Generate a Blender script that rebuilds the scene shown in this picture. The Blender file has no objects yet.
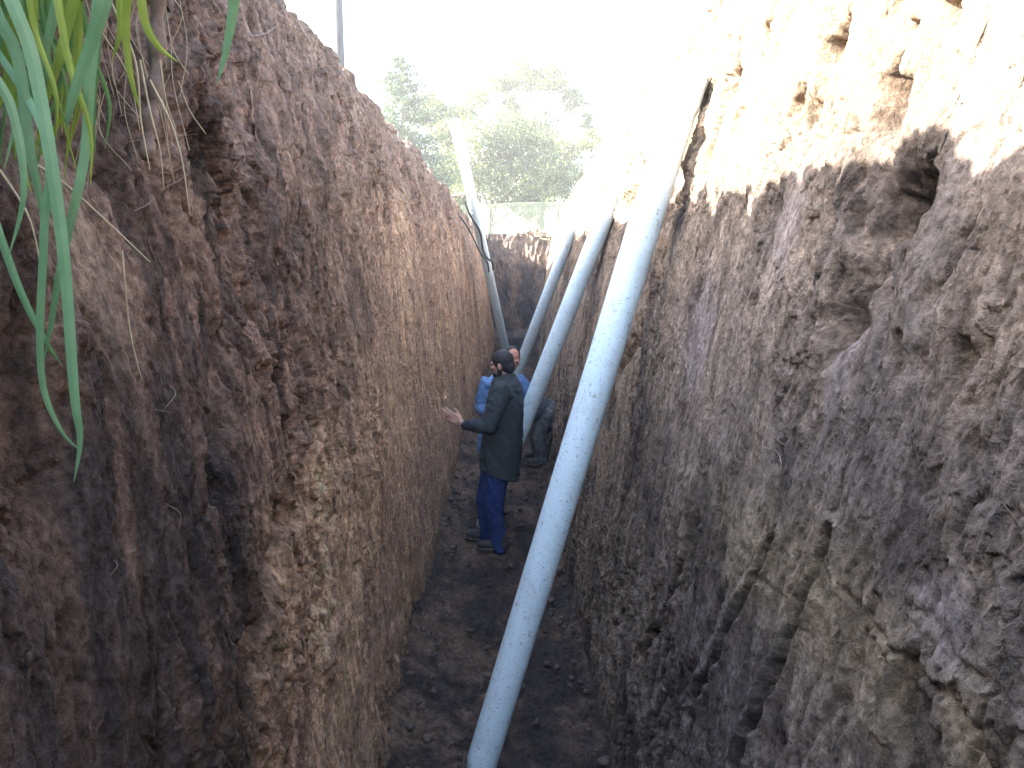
import bpy, bmesh, math, random
import numpy as np
from mathutils import Vector, Matrix, noise as mnoise

# ------------------------------------------------------------------ camera
F = 780.0
CAM = Vector((0.0, 0.0, 2.6))
PITCH = math.atan((384 - 251) / F)
YAW = math.atan(15 / F) * 1.0
scene = bpy.context.scene
COL = scene.collection
cam_data = bpy.data.cameras.new("camera")
cam = bpy.data.objects.new("camera", cam_data)
COL.objects.link(cam)
cam_data.sensor_width = 36.0
cam_data.lens = 36.0 * F / 1024.0
cam_data.clip_start = 0.05
cam_data.clip_end = 2000
cam.location = CAM
cam.rotation_euler = (math.pi / 2 - PITCH, 0, -YAW)
scene.camera = cam

# ------------------------------------------------------------------ light
SUN_EL = math.radians(27.3)
SUN_AZ = math.radians(-97.0)          # clockwise from +Y : the sun stands to the left, a touch behind
sdir = Vector((math.sin(SUN_AZ) * math.cos(SUN_EL), math.cos(SUN_AZ) * math.cos(SUN_EL), math.sin(SUN_EL)))
world = bpy.data.worlds.new("World")
scene.world = world
world.use_nodes = True
wn = world.node_tree
bg = wn.nodes["Background"]
sky = wn.nodes.new("ShaderNodeTexSky")
sky.sky_type = 'NISHITA'
sky.sun_disc = False
sky.sun_elevation = SUN_EL
sky.sun_rotation = SUN_AZ
sky.air_density = 1.0
sky.dust_density = 2.5
sky.ozone_density = 1.0
bg.inputs[1].default_value = 0.15
wn.links.new(sky.outputs[0], bg.inputs[0])
sun_data = bpy.data.lights.new("sun", 'SUN')
sun_data.energy = 5.0
sun_data.angle = math.radians(0.5)
sun_data.color = (1.0, 0.94, 0.84)
sun = bpy.data.objects.new("sun", sun_data)
COL.objects.link(sun)
sun.rotation_euler = sdir.to_track_quat('Z', 'Y').to_euler()
vs = scene.view_settings
vs.view_transform = 'Standard'
vs.look = 'None'
vs.exposure = 3.5
vs.gamma = 1.0
scene.cycles.max_bounces = 8
scene.cycles.diffuse_bounces = 5
scene.cycles.transparent_max_bounces = 8

# ------------------------------------------------------------------ helpers
cam_rot = cam.rotation_euler.to_matrix()


def ray(px, py):
    return cam_rot @ Vector(((px - 512) / F, (384 - py) / F, -1.0))


def P(px, py, Y):
    """world point that stands at distance Y along the trench"""
    r = ray(px, py)
    return CAM + r * (Y / r.y)


def tag(o, label=None, cat=None, group=None, kind=None):
    if label: o['label'] = label
    if cat: o['category'] = cat
    if group: o['group'] = group
    if kind: o['kind'] = kind
    return o


def link_mesh(name, me, mat, parent=None, smooth=True):
    o = bpy.data.objects.new(name, me)
    COL.objects.link(o)
    if mat: 
        me.materials.clear()
        me.materials.append(mat)
    if smooth and len(me.polygons):
        me.polygons.foreach_set('use_smooth', np.ones(len(me.polygons), dtype=bool))
    if parent is not None:
        o.parent = parent
        o.matrix_parent_inverse = parent.matrix_world.inverted() if parent.parent is None and False else Matrix.Translation(-parent.location) if parent.parent is None else Matrix.Identity(4)
    return o


def empty(name, loc):
    o = bpy.data.objects.new(name, None)
    o.empty_display_size = 0.2
    COL.objects.link(o)
    o.location = loc
    return o


def mesh_np(name, verts, faces):
    me = bpy.data.meshes.new(name)
    verts = np.asarray(verts, dtype=np.float32)
    faces = np.asarray(faces, dtype=np.int32)
    n = faces.shape[1]
    me.vertices.add(len(verts))
    me.vertices.foreach_set('co', verts.ravel())
    me.loops.add(faces.size)
    me.loops.foreach_set('vertex_index', faces.ravel())
    me.polygons.add(len(faces))
    me.polygons.foreach_set('loop_start', np.arange(0, faces.size, n, dtype=np.int32))
    me.polygons.foreach_set('loop_total', np.full(len(faces), n, dtype=np.int32))
    me.update(calc_edges=True)
    me.validate()
    return me


def grid_faces(nu, nv, flip=False):
    i = np.arange(nu - 1)[:, None] * nv + np.arange(nv - 1)[None, :]
    f = np.stack([i, i + nv, i + nv + 1, i + 1], -1).reshape(-1, 4)
    return f[:, ::-1] if flip else f


def set_color(me, col, name='soil'):
    a = me.attributes.new(name, 'FLOAT_COLOR', 'POINT')
    c = np.ones((len(me.vertices), 4), dtype=np.float32)
    c[:, :3] = col
    a.data.foreach_set('color', c.ravel())


_rs = np.random.RandomState(7)
_perm = _rs.permutation(4096)
_ang = _rs.rand(4096) * 2 * np.pi
_gx, _gy = np.cos(_ang), np.sin(_ang)


def pn(x, y, seed=0):
    """2-D gradient noise, about -0.7..0.7"""
    x = np.asarray(x, dtype=np.float64) + 31.7 * seed
    y = np.asarray(y, dtype=np.float64) + 17.3 * seed
    xi = np.floor(x).astype(np.int64); yi = np.floor(y).astype(np.int64)
    xf = x - xi; yf = y - yi
    u = xf * xf * xf * (xf * (xf * 6 - 15) + 10)
    v = yf * yf * yf * (yf * (yf * 6 - 15) + 10)

    def g(ix, iy, fx, fy):
        h = _perm[(_perm[(ix + seed * 131) & 4095] + iy) & 4095]
        return _gx[h] * fx + _gy[h] * fy
    a = g(xi, yi, xf, yf); b = g(xi + 1, yi, xf - 1, yf)
    c = g(xi, yi + 1, xf, yf - 1); d = g(xi + 1, yi + 1, xf - 1, yf - 1)
    return (a * (1 - u) + b * u) * (1 - v) + (c * (1 - u) + d * u) * v


def fbm(x, y, oct=4, seed=0, gain=0.5):
    s = 0; a = 1.0
    for k in range(oct):
        s = s + a * pn(x * 2 ** k, y * 2 ** k, seed + k)
        a *= gain
    return s


def facets(x, y, seed=0, tilt=0.8):
    """angular broken-soil relief: every cell is a tilted flat chip. returns height(-1..1), edge distance, cell random"""
    x = np.asarray(x, dtype=np.float64) + 13.1 * seed; y = np.asarray(y, dtype=np.float64) + 7.7 * seed
    xi = np.floor(x).astype(np.int64); yi = np.floor(y).astype(np.int64)
    f1 = np.full(x.shape, 1e9); f2 = np.full(x.shape, 1e9)
    h = np.zeros(x.shape); cr = np.zeros(x.shape)
    for i in (-1, 0, 1):
        for j in (-1, 0, 1):
            hh = _perm[(_perm[(xi + i + seed * 131) & 4095] + yi + j) & 4095]
            h2 = _perm[(hh + 1711) & 4095]; h3 = _perm[(h2 + 911) & 4095]; h4 = _perm[(h3 + 77) & 4095]
            dx = x - (xi + i + hh / 4096.0); dy = y - (yi + j + h2 / 4096.0)
            d = dx * dx + dy * dy
            val = (h3 / 2048.0 - 1) + tilt * ((h4 / 2048.0 - 1) * dx + (((h4 * 37) & 4095) / 2048.0 - 1) * dy) * 2
            closer = d < f1
            f2 = np.where(closer, f1, np.minimum(f2, d))
            h = np.where(closer, val, h); cr = np.where(closer, h3 / 4096.0, cr)
            f1 = np.where(closer, d, f1)
    return h, np.sqrt(f2) - np.sqrt(f1), cr


def sstep(a, b, x):
    t = np.clip((x - a) / (b - a), 0, 1)
    return t * t * (3 - 2 * t)


def lerp(a, b, t):
    return a * (1 - t) + b * t


def cmix(c0, c1, t):
    return np.asarray(c0) * (1 - t[..., None]) + np.asarray(c1) * t[..., None]


# ------------------------------------------------------------------ materials
def new_mat(name):
    m = bpy.data.materials.new(name)
    m.use_nodes = True
    nt = m.node_tree
    b = nt.nodes["Principled BSDF"]
    return m, nt, b


def N(nt, t, **kw):
    n = nt.nodes.new(t)
    for k, v in kw.items():
        setattr(n, k, v)
    return n


def soil_material(name, stretch=(1, 1, 1), bump=1.0, fine=60.0):
    m, nt, b = new_mat(name)
    L = nt.links
    tc = N(nt, 'ShaderNodeTexCoord')
    mp = N(nt, 'ShaderNodeMapping')
    mp.inputs['Scale'].default_value = stretch
    L.new(tc.outputs['Object'], mp.inputs[0])
    at = N(nt, 'ShaderNodeAttribute', attribute_name='soil')
    n1 = N(nt, 'ShaderNodeTexNoise'); n1.inputs['Scale'].default_value = fine
    n1.inputs['Detail'].default_value = 7; n1.inputs['Roughness'].default_value = 0.68
    L.new(mp.outputs[0], n1.inputs['Vector'])
    n2 = N(nt, 'ShaderNodeTexNoise'); n2.inputs['Scale'].default_value = fine * 0.22
    n2.inputs['Detail'].default_value = 6; n2.inputs['Roughness'].default_value = 0.6
    L.new(mp.outputs[0], n2.inputs['Vector'])
    n3 = N(nt, 'ShaderNodeTexNoise'); n3.inputs['Scale'].default_value = fine * 1.1
    n3.inputs['Detail'].default_value = 5; n3.inputs['Roughness'].default_value = 0.75
    L.new(tc.outputs['Object'], n3.inputs['Vector'])
    # speckle of soil tone
    r1 = N(nt, 'ShaderNodeMapRange'); r1.inputs[1].default_value = 0.3; r1.inputs[2].default_value = 0.7
    r1.inputs[3].default_value = 0.38; r1.inputs[4].default_value = 1.62
    L.new(n1.outputs[0], r1.inputs[0])
    r2 = N(nt, 'ShaderNodeMapRange'); r2.inputs[1].default_value = 0.3; r2.inputs[2].default_value = 0.7
    r2.inputs[3].default_value = 0.62; r2.inputs[4].default_value = 1.38
    L.new(n2.outputs[0], r2.inputs[0])
    mu = N(nt, 'ShaderNodeMath', operation='MULTIPLY')
    L.new(r1.outputs[0], mu.inputs[0]); L.new(r2.outputs[0], mu.inputs[1])
    vm = N(nt, 'ShaderNodeVectorMath', operation='SCALE')
    L.new(at.outputs['Color'], vm.inputs[0]); L.new(mu.outputs[0], vm.inputs['Scale'])
    L.new(vm.outputs[0], b.inputs['Base Color'])
    b.inputs['Roughness'].default_value = 0.92
    b.inputs['Specular IOR Level'].default_value = 0.25
    ad = N(nt, 'ShaderNodeMath', operation='ADD')
    L.new(n1.outputs[0], ad.inputs[0]); L.new(n3.outputs[0], ad.inputs[1])
    vo = N(nt, 'ShaderNodeTexVoronoi'); vo.inputs['Scale'].default_value = fine * 1.6
    wv = N(nt, 'ShaderNodeVectorMath', operation='MULTIPLY_ADD')
    L.new(n2.outputs['Color'], wv.inputs[0]); wv.inputs[1].default_value = (0.12, 0.12, 0.12); L.new(mp.outputs[0], wv.inputs[2])
    L.new(wv.outputs[0], vo.inputs['Vector'])
    sv = N(nt, 'ShaderNodeSeparateColor'); L.new(vo.outputs['Color'], sv.inputs[0])
    av = N(nt, 'ShaderNodeMath', operation='MULTIPLY_ADD'); L.new(sv.outputs[0], av.inputs[0]); av.inputs[1].default_value = 0.30
    L.new(ad.outputs[0], av.inputs[2]); ad = av
    bp = N(nt, 'ShaderNodeBump'); bp.inputs['Strength'].default_value = 1.0
    bp.inputs['Distance'].default_value = 0.020 * bump
    L.new(ad.outputs[0], bp.inputs['Height'])
    bp2 = N(nt, 'ShaderNodeBump'); bp2.inputs['Strength'].default_value = 1.0
    bp2.inputs['Distance'].default_value = 0.030 * bump
    L.new(n2.outputs[0], bp2.inputs['Height'])
    L.new(bp2.outputs[0], bp.inputs['Normal'])
    L.new(bp.outputs[0], b.inputs['Normal'])
    return m


def noisy_material(name, c0, c1, scale=20.0, rough=0.8, bump=0.0, detail=6, stretch=(1, 1, 1), lo=0.35, hi=0.65):
    m, nt, b = new_mat(name)
    L = nt.links
    tc = N(nt, 'ShaderNodeTexCoord')
    mp = N(nt, 'ShaderNodeMapping'); mp.inputs['Scale'].default_value = stretch
    L.new(tc.outputs['Object'], mp.inputs[0])
    n1 = N(nt, 'ShaderNodeTexNoise'); n1.inputs['Scale'].default_value = scale
    n1.inputs['Detail'].default_value = detail; n1.inputs['Roughness'].default_value = 0.65
    L.new(mp.outputs[0], n1.inputs['Vector'])
    cr = N(nt, 'ShaderNodeValToRGB')
    cr.color_ramp.elements[0].position = lo; cr.color_ramp.elements[0].color = (*c0, 1)
    cr.color_ramp.elements[1].position = hi; cr.color_ramp.elements[1].color = (*c1, 1)
    L.new(n1.outputs[0], cr.inputs[0]); L.new(cr.outputs[0], b.inputs['Base Color'])
    b.inputs['Roughness'].default_value = rough
    if bump:
        bp = N(nt, 'ShaderNodeBump'); bp.inputs['Distance'].default_value = bump
        L.new(n1.outputs[0], bp.inputs['Height']); L.new(bp.outputs[0], b.inputs['Normal'])
    return m


MAT_WALL = soil_material('cut_soil', (1.0, 1.15, 0.85), 1.0, 46.0)
MAT_FLOOR = soil_material('trodden_soil', (1, 1, 1), 1.6, 30.0)
MAT_GROUND = noisy_material('topsoil', (0.07, 0.075, 0.03), (0.20, 0.17, 0.09), 3.0, 0.95, 0.03)
MAT_CLOD = noisy_material('loose_soil', (0.035, 0.026, 0.022), (0.13, 0.095, 0.07), 25.0, 0.95, 0.01)


def pipe_material():
    m, nt, b = new_mat('dusty_pale_plastic')
    L = nt.links
    tc = N(nt, 'ShaderNodeTexCoord')
    base = N(nt, 'ShaderNodeRGB'); base.outputs[0].default_value = (0.72, 0.88, 0.94, 1)
    def layer(prev, scale, lo, hi, col, detail=4, fac=1.0, stretch=(1, 1, 1)):
        mp = N(nt, 'ShaderNodeMapping'); mp.inputs['Scale'].default_value = stretch
        L.new(tc.outputs['Object'], mp.inputs[0])
        n = N(nt, 'ShaderNodeTexNoise'); n.inputs['Scale'].default_value = scale
        n.inputs['Detail'].default_value = detail; n.inputs['Roughness'].default_value = 0.7
        L.new(mp.outputs[0], n.inputs['Vector'])
        r = N(nt, 'ShaderNodeMapRange'); r.inputs[1].default_value = lo; r.inputs[2].default_value = hi
        r.inputs[4].default_value = fac
        L.new(n.outputs[0], r.inputs[0])
        mx = N(nt, 'ShaderNodeMix', data_type='RGBA')
        L.new(r.outputs[0], mx.inputs['Factor'])
        L.new(prev, mx.inputs['A']); mx.inputs['B'].default_value = (*col, 1)
        return mx.outputs['Result']
    c = layer(base.outputs[0], 5.0, 0.5, 0.8, (0.40, 0.43, 0.43), 6, 0.45)
    c = layer(c, 30.0, 0.58, 0.68, (0.17, 0.15, 0.13), 6, 0.65)
    c = layer(c, 75.0, 0.64, 0.68, (0.07, 0.055, 0.045), 3, 0.8)
    c = layer(c, 9.0, 0.60, 0.80, (0.30, 0.25, 0.20), 9, 0.7, (1.6, 1.6, 0.5))
    c = layer(c, 160.0, 0.60, 0.66, (0.16, 0.13, 0.11), 3, 0.6)
    c = layer(c, 14.0, 0.63, 0.72, (0.20, 0.17, 0.14), 8, 0.6, (1, 1, 0.35))
    L.new(c, b.inputs['Base Color'])
    b.inputs['Roughness'].default_value = 0.42
    return m


MAT_PIPE = pipe_material()

# ------------------------------------------------------------------ trench shape
def c_shift(Y):
    return 0.5 * np.clip((np.asarray(Y, dtype=float) - 6) / 14.0, 0, 1.2) ** 1.3


def H_top(Y):
    Y = np.asarray(Y, dtype=float)
    return 3.84 - 0.81 * sstep(7.0, 21.0, Y) * 1.0


def wall_off(z, side):
    """distance of the wall from the centre line at height z"""
    z = np.asarray(z, dtype=float)
    k = 0.062
    return 0.56 + 0.09 * z + k * np.clip(z - 2.2, 0, 9) ** 2 + (0.05 * sstep(1.5, 2.8, z) if side > 0 else 0.0)


def wall_hit(px, py, side):
    """(Y,z) on the undisturbed trench wall behind a direction"""
    r = ray(px, py)
    Y = 3.0
    for _ in range(60):
        p = CAM + r * (Y / r.y)
        xw = side * float(wall_off(p.z, side)) + float(c_shift(Y))
        xr = r.x / r.y
        if abs(xr) < 1e-5: break
        Yn = (xw - CAM.x) / xr
        Yn = max(0.2, min(22, Yn))
        Y = 0.5 * Y + 0.5 * Yn
    p = CAM + r * (Y / r.y)
    return Y, p.z


YC = np.concatenate([np.linspace(-9, 0.75, 60)[:-1], np.exp(np.linspace(math.log(0.75), math.log(20.6), 1300))])
NR, NL = 760, 46       # rows up the wall, rows over the lip


def blob(Y, z, Y0, z0, ry, rz, rot=0.0, sharp=1.0):
    c, s = math.cos(rot), math.sin(rot)
    a = ((Y - Y0) * c + (z - z0) * s) / ry
    b = (-(Y - Y0) * s + (z - z0) * c) / rz
    return np.exp(-(a * a + b * b) ** sharp)


def seg_dist(Y, z, pts):
    d = np.full(Y.shape, 1e9)
    for (a, b) in zip(pts[:-1], pts[1:]):
        ay, az = a; by, bz = b
        vy, vz = by - ay, bz - az
        t = np.clip(((Y - ay) * vy + (z - az) * vz) / (vy * vy + vz * vz), 0, 1)
        d = np.minimum(d, np.hypot(Y - ay - t * vy, z - az - t * vz))
    return d


def build_wall(side, name, label):
    tz = np.linspace(0, 1, NR)
    nlip = np.linspace(0, 1, NL + 1)[1:]
    Yg = np.repeat(YC[:, None], NR + NL, 1)
    seed = 10 if side < 0 else 60
    lipn = 0.10 * fbm(YC * 1.1, YC * 0 + 3.3, 3, seed) + 0.07 * fbm(YC * 4, YC * 0 + 9.1, 4, seed + 5, 0.6) + 0.035 * facets(YC * 5, YC * 0 + 2.2, seed + 6)[0] + 0.018 * facets(YC * 14, YC * 0 + 5.2, seed + 7)[0]
    Ht = H_top(YC) + lipn
    zg = np.concatenate([-0.12 + (Ht[:, None] + 0.12) * tz[None, :], np.repeat(Ht[:, None], NL, 1)], 1)
    off = wall_off(zg, side)
    out = np.concatenate([np.zeros(NR), 1.5 * nlip ** 1.5])[None, :]
    # soften the corner between wall and ground
    lipmask = sstep(0.985, 1.0, np.concatenate([tz, np.ones(NL)]))[None, :]
    Y, Z = Yg, zg
    up = sstep(2.0, 3.1, Z)                      # crumbly upper soil
    # ---- relief (positive = further into the bank)
    warpY = Y + 0.10 * pn(Y * 1.3, Z * 0.9, seed + 1) + (0.0 if side < 0 else 0.0)
    big = 1.0 if side < 0 else 0.42
    d = 0.085 * big * fbm(Y * 0.55, Z * 0.45, 3, seed)
    rg = 1 - np.abs(pn(warpY * 3.1, Z * 0.55, seed + 2)) * 2.2
    d += (0.040 if side < 0 else 0.018) * np.clip(rg, -1, 1) * (0.55 + 0.6 * up)
    wy = warpY + 0.035 * fbm(Y * 6, Z * 5, 3, seed + 3); wz = Z + 0.05 * fbm(Y * 7, Z * 5, 3, seed + 6)
    rough_mask = np.clip(0.60 + 1.3 * fbm(Y * 0.9, Z * 0.8, 3, seed + 20), 0.12, 1.3)
    if side < 0:
        rough_mask = rough_mask * lerp(1.0, 0.30, sstep(2.8, 5.0, Y + 0.5 * Z - 0.8)) * 1.2 + 0.30 * up
    else:
        rough_mask = 0.8 * rough_mask + 0.10 * up
        for (px, py, ry, rz) in [(740, 640, 0.8, 0.7), (800, 690, 0.4, 0.5), (690, 420, 1.3, 0.7)]:
            a = wall_hit(px, py, side)
            rough_mask = rough_mask * (1 - 0.55 * blob(Y, Z, a[0], a[1], ry, rz, 0, 1.5))
    # sharp crested scrape ridges running down the bank
    slant = Z * (0.10 if side < 0 else 0.16)
    d += 0.020 * np.abs(fbm((wy + slant) * 9.0, Z * 1.3, 3, seed + 4)) * (0.7 + 0.5 * up)
    d += 0.013 * np.abs(fbm((wy + slant) * 24, Z * 2.6, 3, seed + 5))
    # broken angular chips at three sizes, taller than wide
    h1, e1, cbig = facets(wy * 5.2, wz * 2.6, seed + 9)
    h2, e2, c2 = facets(wy * 13.0 + 0.4 * cbig, wz * 6.5, seed + 11)
    h3, e3, c3 = facets(wy * 34.0, wz * 15.0, seed + 12)
    d += 0.021 * big * h1 * rough_mask * (0.6 + 0.8 * up)
    d += 0.0115 * h2 * rough_mask
    d += 0.0048 * h3 * (0.35 + rough_mask)
    d += 0.010 * np.exp(-(e1 / 0.05) ** 2) * rough_mask
    d -= 0.045 * big * np.abs(fbm(warpY * 4.0, Z * 3.2, 4, seed + 16, 0.5)) * up
    d += 0.010 * fbm(warpY * 22, Z * 9, 4, seed + 17, 0.7) * (0.3 + rough_mask)
    chips = c2
    tn = fbm((wy + slant) * 30, wz * 6.5, 3, seed + 18, 0.6) + 0.5 * pn(Y * 2.2, Z * 1.6, seed + 19)
    tears = sstep(0.24, 0.46, tn) * np.clip(rough_mask * 1.3, 0.25, 1)
    d += 0.016 * tears
    pock = sstep(0.34, 0.5, fbm(wy * 44, wz * 30, 3, seed + 21, 0.6)) * np.clip(rough_mask, 0.1, 1)
    d += 0.010 * pock
    # thin vertical cracks
    cr = np.abs(pn(warpY * 5.3 + 0.25 * pn(Y * 3, Z * 4, seed), Z * 0.8, seed + 30))
    crm = sstep(0.05, 0.35, pn(Y * 2.0, Z * 1.3, seed + 33))
    d += 0.035 * (1 - sstep(0.0, 0.05, cr)) * crm
    pit = (1.0 if side < 0 else 0.5) * sstep(0.42, 0.60, fbm(warpY * 7.0, Z * 3.0, 2, seed + 41))
    d += 0.05 * pit

    d -= d[60:, :NR].mean()

    def W(px, py):
        return wall_hit(px, py, side)
    tone = fbm(Y * 1.1, Z * 0.7, 4, seed + 50)
    tone2 = fbm(warpY * 9, Z * 1.5, 4, seed + 55)
    stre = fbm(warpY * 16, Z * 2.2, 3, seed + 58)
    if side < 0:
        # tan slab scraped smooth behind the grass, hollow beside it
        a = W(86, 210)
        b1 = blob(Y, Z, a[0], a[1], 0.12, 0.30, 0, 2.0)
        a2 = W(45, 70)
        d += 0.22 * blob(Y, Z, a2[0], a2[1], 0.20, 0.30, 0, 1.5)
        a3 = W(30, 430)
        d += 0.10 * blob(Y, Z, a3[0], a3[1], 0.13, 0.20, 0.2, 1.2)
        for (p0, p1, w, dep) in [((322, 568), (312, 640), 0.030, 0.07), ((362, 398), (364, 440), 0.05, 0.08),
                                 ((284, 500), (238, 690), 0.055, 0.06), ((330, 130), (350, 250), 0.06, 0.05), ((258, 60), (268, 190), 0.05, 0.06), ((228, 250), (214, 440), 0.045, 0.05),
                                 ((340, 330), (338, 470), 0.05, 0.05), ((400, 190), (408, 330), 0.08, 0.05), ((440, 250), (446, 360), 0.10, 0.05)]:
            dd = seg_dist(Y + 0.04 * fbm(Y * 4, Z * 4, 2, 3), Z + 0.03 * pn(Y * 5, Z * 5, 5), [W(*p0), W(*p1)])
            d += dep * np.exp(-(dd / w) ** 2)
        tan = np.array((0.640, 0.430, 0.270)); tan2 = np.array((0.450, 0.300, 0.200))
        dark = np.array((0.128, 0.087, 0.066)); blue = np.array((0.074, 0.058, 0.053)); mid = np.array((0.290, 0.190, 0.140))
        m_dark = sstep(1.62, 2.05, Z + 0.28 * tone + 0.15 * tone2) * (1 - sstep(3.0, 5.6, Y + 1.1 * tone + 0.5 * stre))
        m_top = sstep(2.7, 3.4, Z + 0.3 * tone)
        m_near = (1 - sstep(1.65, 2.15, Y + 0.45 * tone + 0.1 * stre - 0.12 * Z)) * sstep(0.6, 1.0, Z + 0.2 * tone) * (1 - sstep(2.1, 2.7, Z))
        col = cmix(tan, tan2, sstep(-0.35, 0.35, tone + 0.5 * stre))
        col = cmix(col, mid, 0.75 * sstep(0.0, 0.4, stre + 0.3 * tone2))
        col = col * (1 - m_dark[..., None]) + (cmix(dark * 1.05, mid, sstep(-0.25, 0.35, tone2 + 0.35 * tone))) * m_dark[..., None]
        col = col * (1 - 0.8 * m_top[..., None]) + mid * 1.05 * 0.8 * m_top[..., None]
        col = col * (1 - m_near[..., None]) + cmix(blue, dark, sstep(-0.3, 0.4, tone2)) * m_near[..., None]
        c0, c1 = W(278, 520), W(225, 720)
        dd = seg_dist(Y, Z, [c0, c1])
        mm = np.exp(-(dd / 0.10) ** 2) * 0.8
        col = col * (1 - mm[..., None]) + dark * mm[..., None]
        mm = b1 * 0.9
        col = col * (1 - mm[..., None]) + np.array((0.26, 0.185, 0.13)) * mm[..., None]
        d = d * (1 - 0.8 * b1) + 0.02 * b1
    else:
        # overhang hollows
        for (px, py, ry, rz, rot, dep) in [
                                           (724, 95, 0.12, 0.13, 0.3, 0.34), (708, 145, 0.11, 0.12, 0.3, 0.30), (888, 90, 0.035, 0.12, 0, 0.22), (893, 60, 0.03, 0.05, 0, 0.16), (838, 38, 0.07, 0.05, .5, 0.22), (822, 52, 0.05, 0.04, .5, 0.18), (935, 5, 0.06, 0.05, 0.3, 0.24), (760, 40, 0.05, 0.04, 0, 0.14), (800, 100, 0.03, 0.05, 0, 0.12), (640, 175, 0.2, 0.1, 0, 0.3),
                                           (628, 205, 0.35, 0.12, 0, 0.14), (808, 130, 0.06, 0.06, 0, 0.05),
                                           ]:
            a = W(px, py)
            d += dep * blob(Y + 0.06 * fbm(Y * 6, Z * 6, 3, 8), Z + 0.06 * fbm(Y * 6, Z * 6, 3, 9), a[0], a[1], ry, rz, rot, 1.6)
        dd = seg_dist(Y + 0.05 * fbm(Y * 7, Z * 7, 3, 8), Z + 0.05 * fbm(Y * 7, Z * 7, 3, 9), [W(898, 205), W(868, 262), W(848, 312)])
        d += 0.14 * np.exp(-(dd / 0.075) ** 3)
        # bulge under the long diagonal break
        a = W(960, 250); d -= 0.035 * blob(Y, Z, a[0], a[1], 0.16, 0.25, 0.3, 1.3)
        a = W(800, 330); d -= 0.02 * blob(Y, Z, a[0], a[1], 0.35, 0.35, 0.0, 1.3)
        # bucket tooth gouges
        gro = [([(742, 768), (782, 680), (815, 600), (838, 535)], 0.016, 0.050), ([(690, 715), (728, 655), (758, 590), (785, 535)], 0.014, 0.046),
               ([(640, 655), (672, 598), (690, 560), (702, 520)], 0.018, 0.035), ([(660, 735), (700, 660), (735, 590)], 0.02, 0.010),
               ([(800, 768), (850, 690), (880, 600)], 0.012, 0.010), ([(640, 620), (640, 560)], 0.03, 0.022),
               ([(915, 600), (960, 660), (1010, 690)], 0.008, 0.007), ([(850, 590), (900, 650), (960, 710)], 0.008, 0.007),
               ([(700, 470), (760, 560), (820, 640)], 0.010, 0.003)]
        for pts, w, dep in gro:
            wp = [W(*p) for p in pts]
            dd = seg_dist(Y + 0.012 * pn(Y * 14, Z * 14, 5), Z + 0.012 * pn(Y * 14, Z * 14, 6), wp)
            d += 1.3 * dep * np.exp(-(dd / (1.25 * w)) ** 2) - 0.35 * dep * np.exp(-((dd - 2.2 * w) / w) ** 2)
        for (p0, p1, w, dep) in [((640, 335), (618, 372), 0.05, 0.05), ((716, 300), (704, 380), 0.03, 0.03)]:
            dd = seg_dist(Y, Z, [W(*p0), W(*p1)])
            d += dep * np.exp(-(dd / w) ** 2)
        grey = np.array((0.285, 0.222, 0.175)); blg = np.array((0.178, 0.147, 0.128)); tanr = np.array((0.350, 0.255, 0.165)); dk = np.array((0.075, 0.060, 0.055))
        col = cmix(grey, blg, sstep(-0.28, 0.30, tone + 0.25 * stre))
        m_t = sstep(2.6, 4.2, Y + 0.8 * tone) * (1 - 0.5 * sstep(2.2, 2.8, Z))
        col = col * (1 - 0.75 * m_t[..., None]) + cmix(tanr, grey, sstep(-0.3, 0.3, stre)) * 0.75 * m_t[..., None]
        # tan-olive swathe running down to the right
        dd = seg_dist(Y, Z, [W(700, 520), W(830, 600), W(960, 760)])
        mm = np.exp(-((dd + 0.06 * tone2) / 0.17) ** 2) * 0.65
        col = col * (1 - mm[..., None]) + np.array((0.32, 0.245, 0.15)) * mm[..., None]
        m_d = sstep(0.12, 0.42, fbm(Y * 1.9, Z * 1.5, 4, seed + 90))
        col = col * (1 - 0.7 * m_d[..., None]) + dk * 0.7 * m_d[..., None]
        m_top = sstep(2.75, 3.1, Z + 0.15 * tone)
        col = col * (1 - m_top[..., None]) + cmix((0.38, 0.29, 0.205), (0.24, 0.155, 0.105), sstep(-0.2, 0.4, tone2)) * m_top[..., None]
        # smooth bucket-polished patches
        for (px, py, ry, rz) in [(788, 225, 0.10, 0.16), (850, 330, 0.05, 0.2), (700, 330, 0.2, 0.25), (945, 620, .1, .07)]:
            a = W(px, py)
            bb = blob(Y, Z, a[0], a[1], ry, rz, 0.05, 2.0)
            d = d * (1 - 0.6 * bb)
            col = col * (1 - 0.7 * bb[..., None]) + np.array((0.30, 0.25, 0.235)) * 0.7 * bb[..., None]
    col = col * (1 + 0.30 * stre + 0.22 * tone2 + 0.34 * (cbig - .5) * np.clip(rough_mask, 0, 1) + 0.36 * (chips - .5) * np.clip(rough_mask, 0, 1))[..., None]
    col = col * (1 - 0.40 * tears - 0.22 * pock)[..., None]
    ls = fbm(warpY * 11, Z * 0.55 + 2, 4, seed + 59)
    lsm = sstep(0.16, 0.42, ls)
    col = col * (1 - 0.30 * lsm)[..., None]
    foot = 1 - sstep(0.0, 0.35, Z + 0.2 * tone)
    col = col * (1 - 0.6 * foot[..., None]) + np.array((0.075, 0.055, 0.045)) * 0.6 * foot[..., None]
    col = np.clip(col, 0.012, 0.6)
    taper = np.concatenate([np.ones(NR), (1 - nlip) ** 0.7])[None, :]
    X = side * (off + d * taper + out) + c_shift(Y)
    # lip: lumps on the ground beside the edge
    lump = 0.05 * fbm(Y * 5, (off + out) * 5, 4, seed + 70) + 0.03 * np.abs(fbm(Y * 14, (off + out) * 14, 3, seed + 75))
    nl = np.concatenate([np.zeros(NR), np.minimum(1, nlip * 6) * (1 - sstep(0.7, 1.0, nlip))])[None, :]
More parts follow.
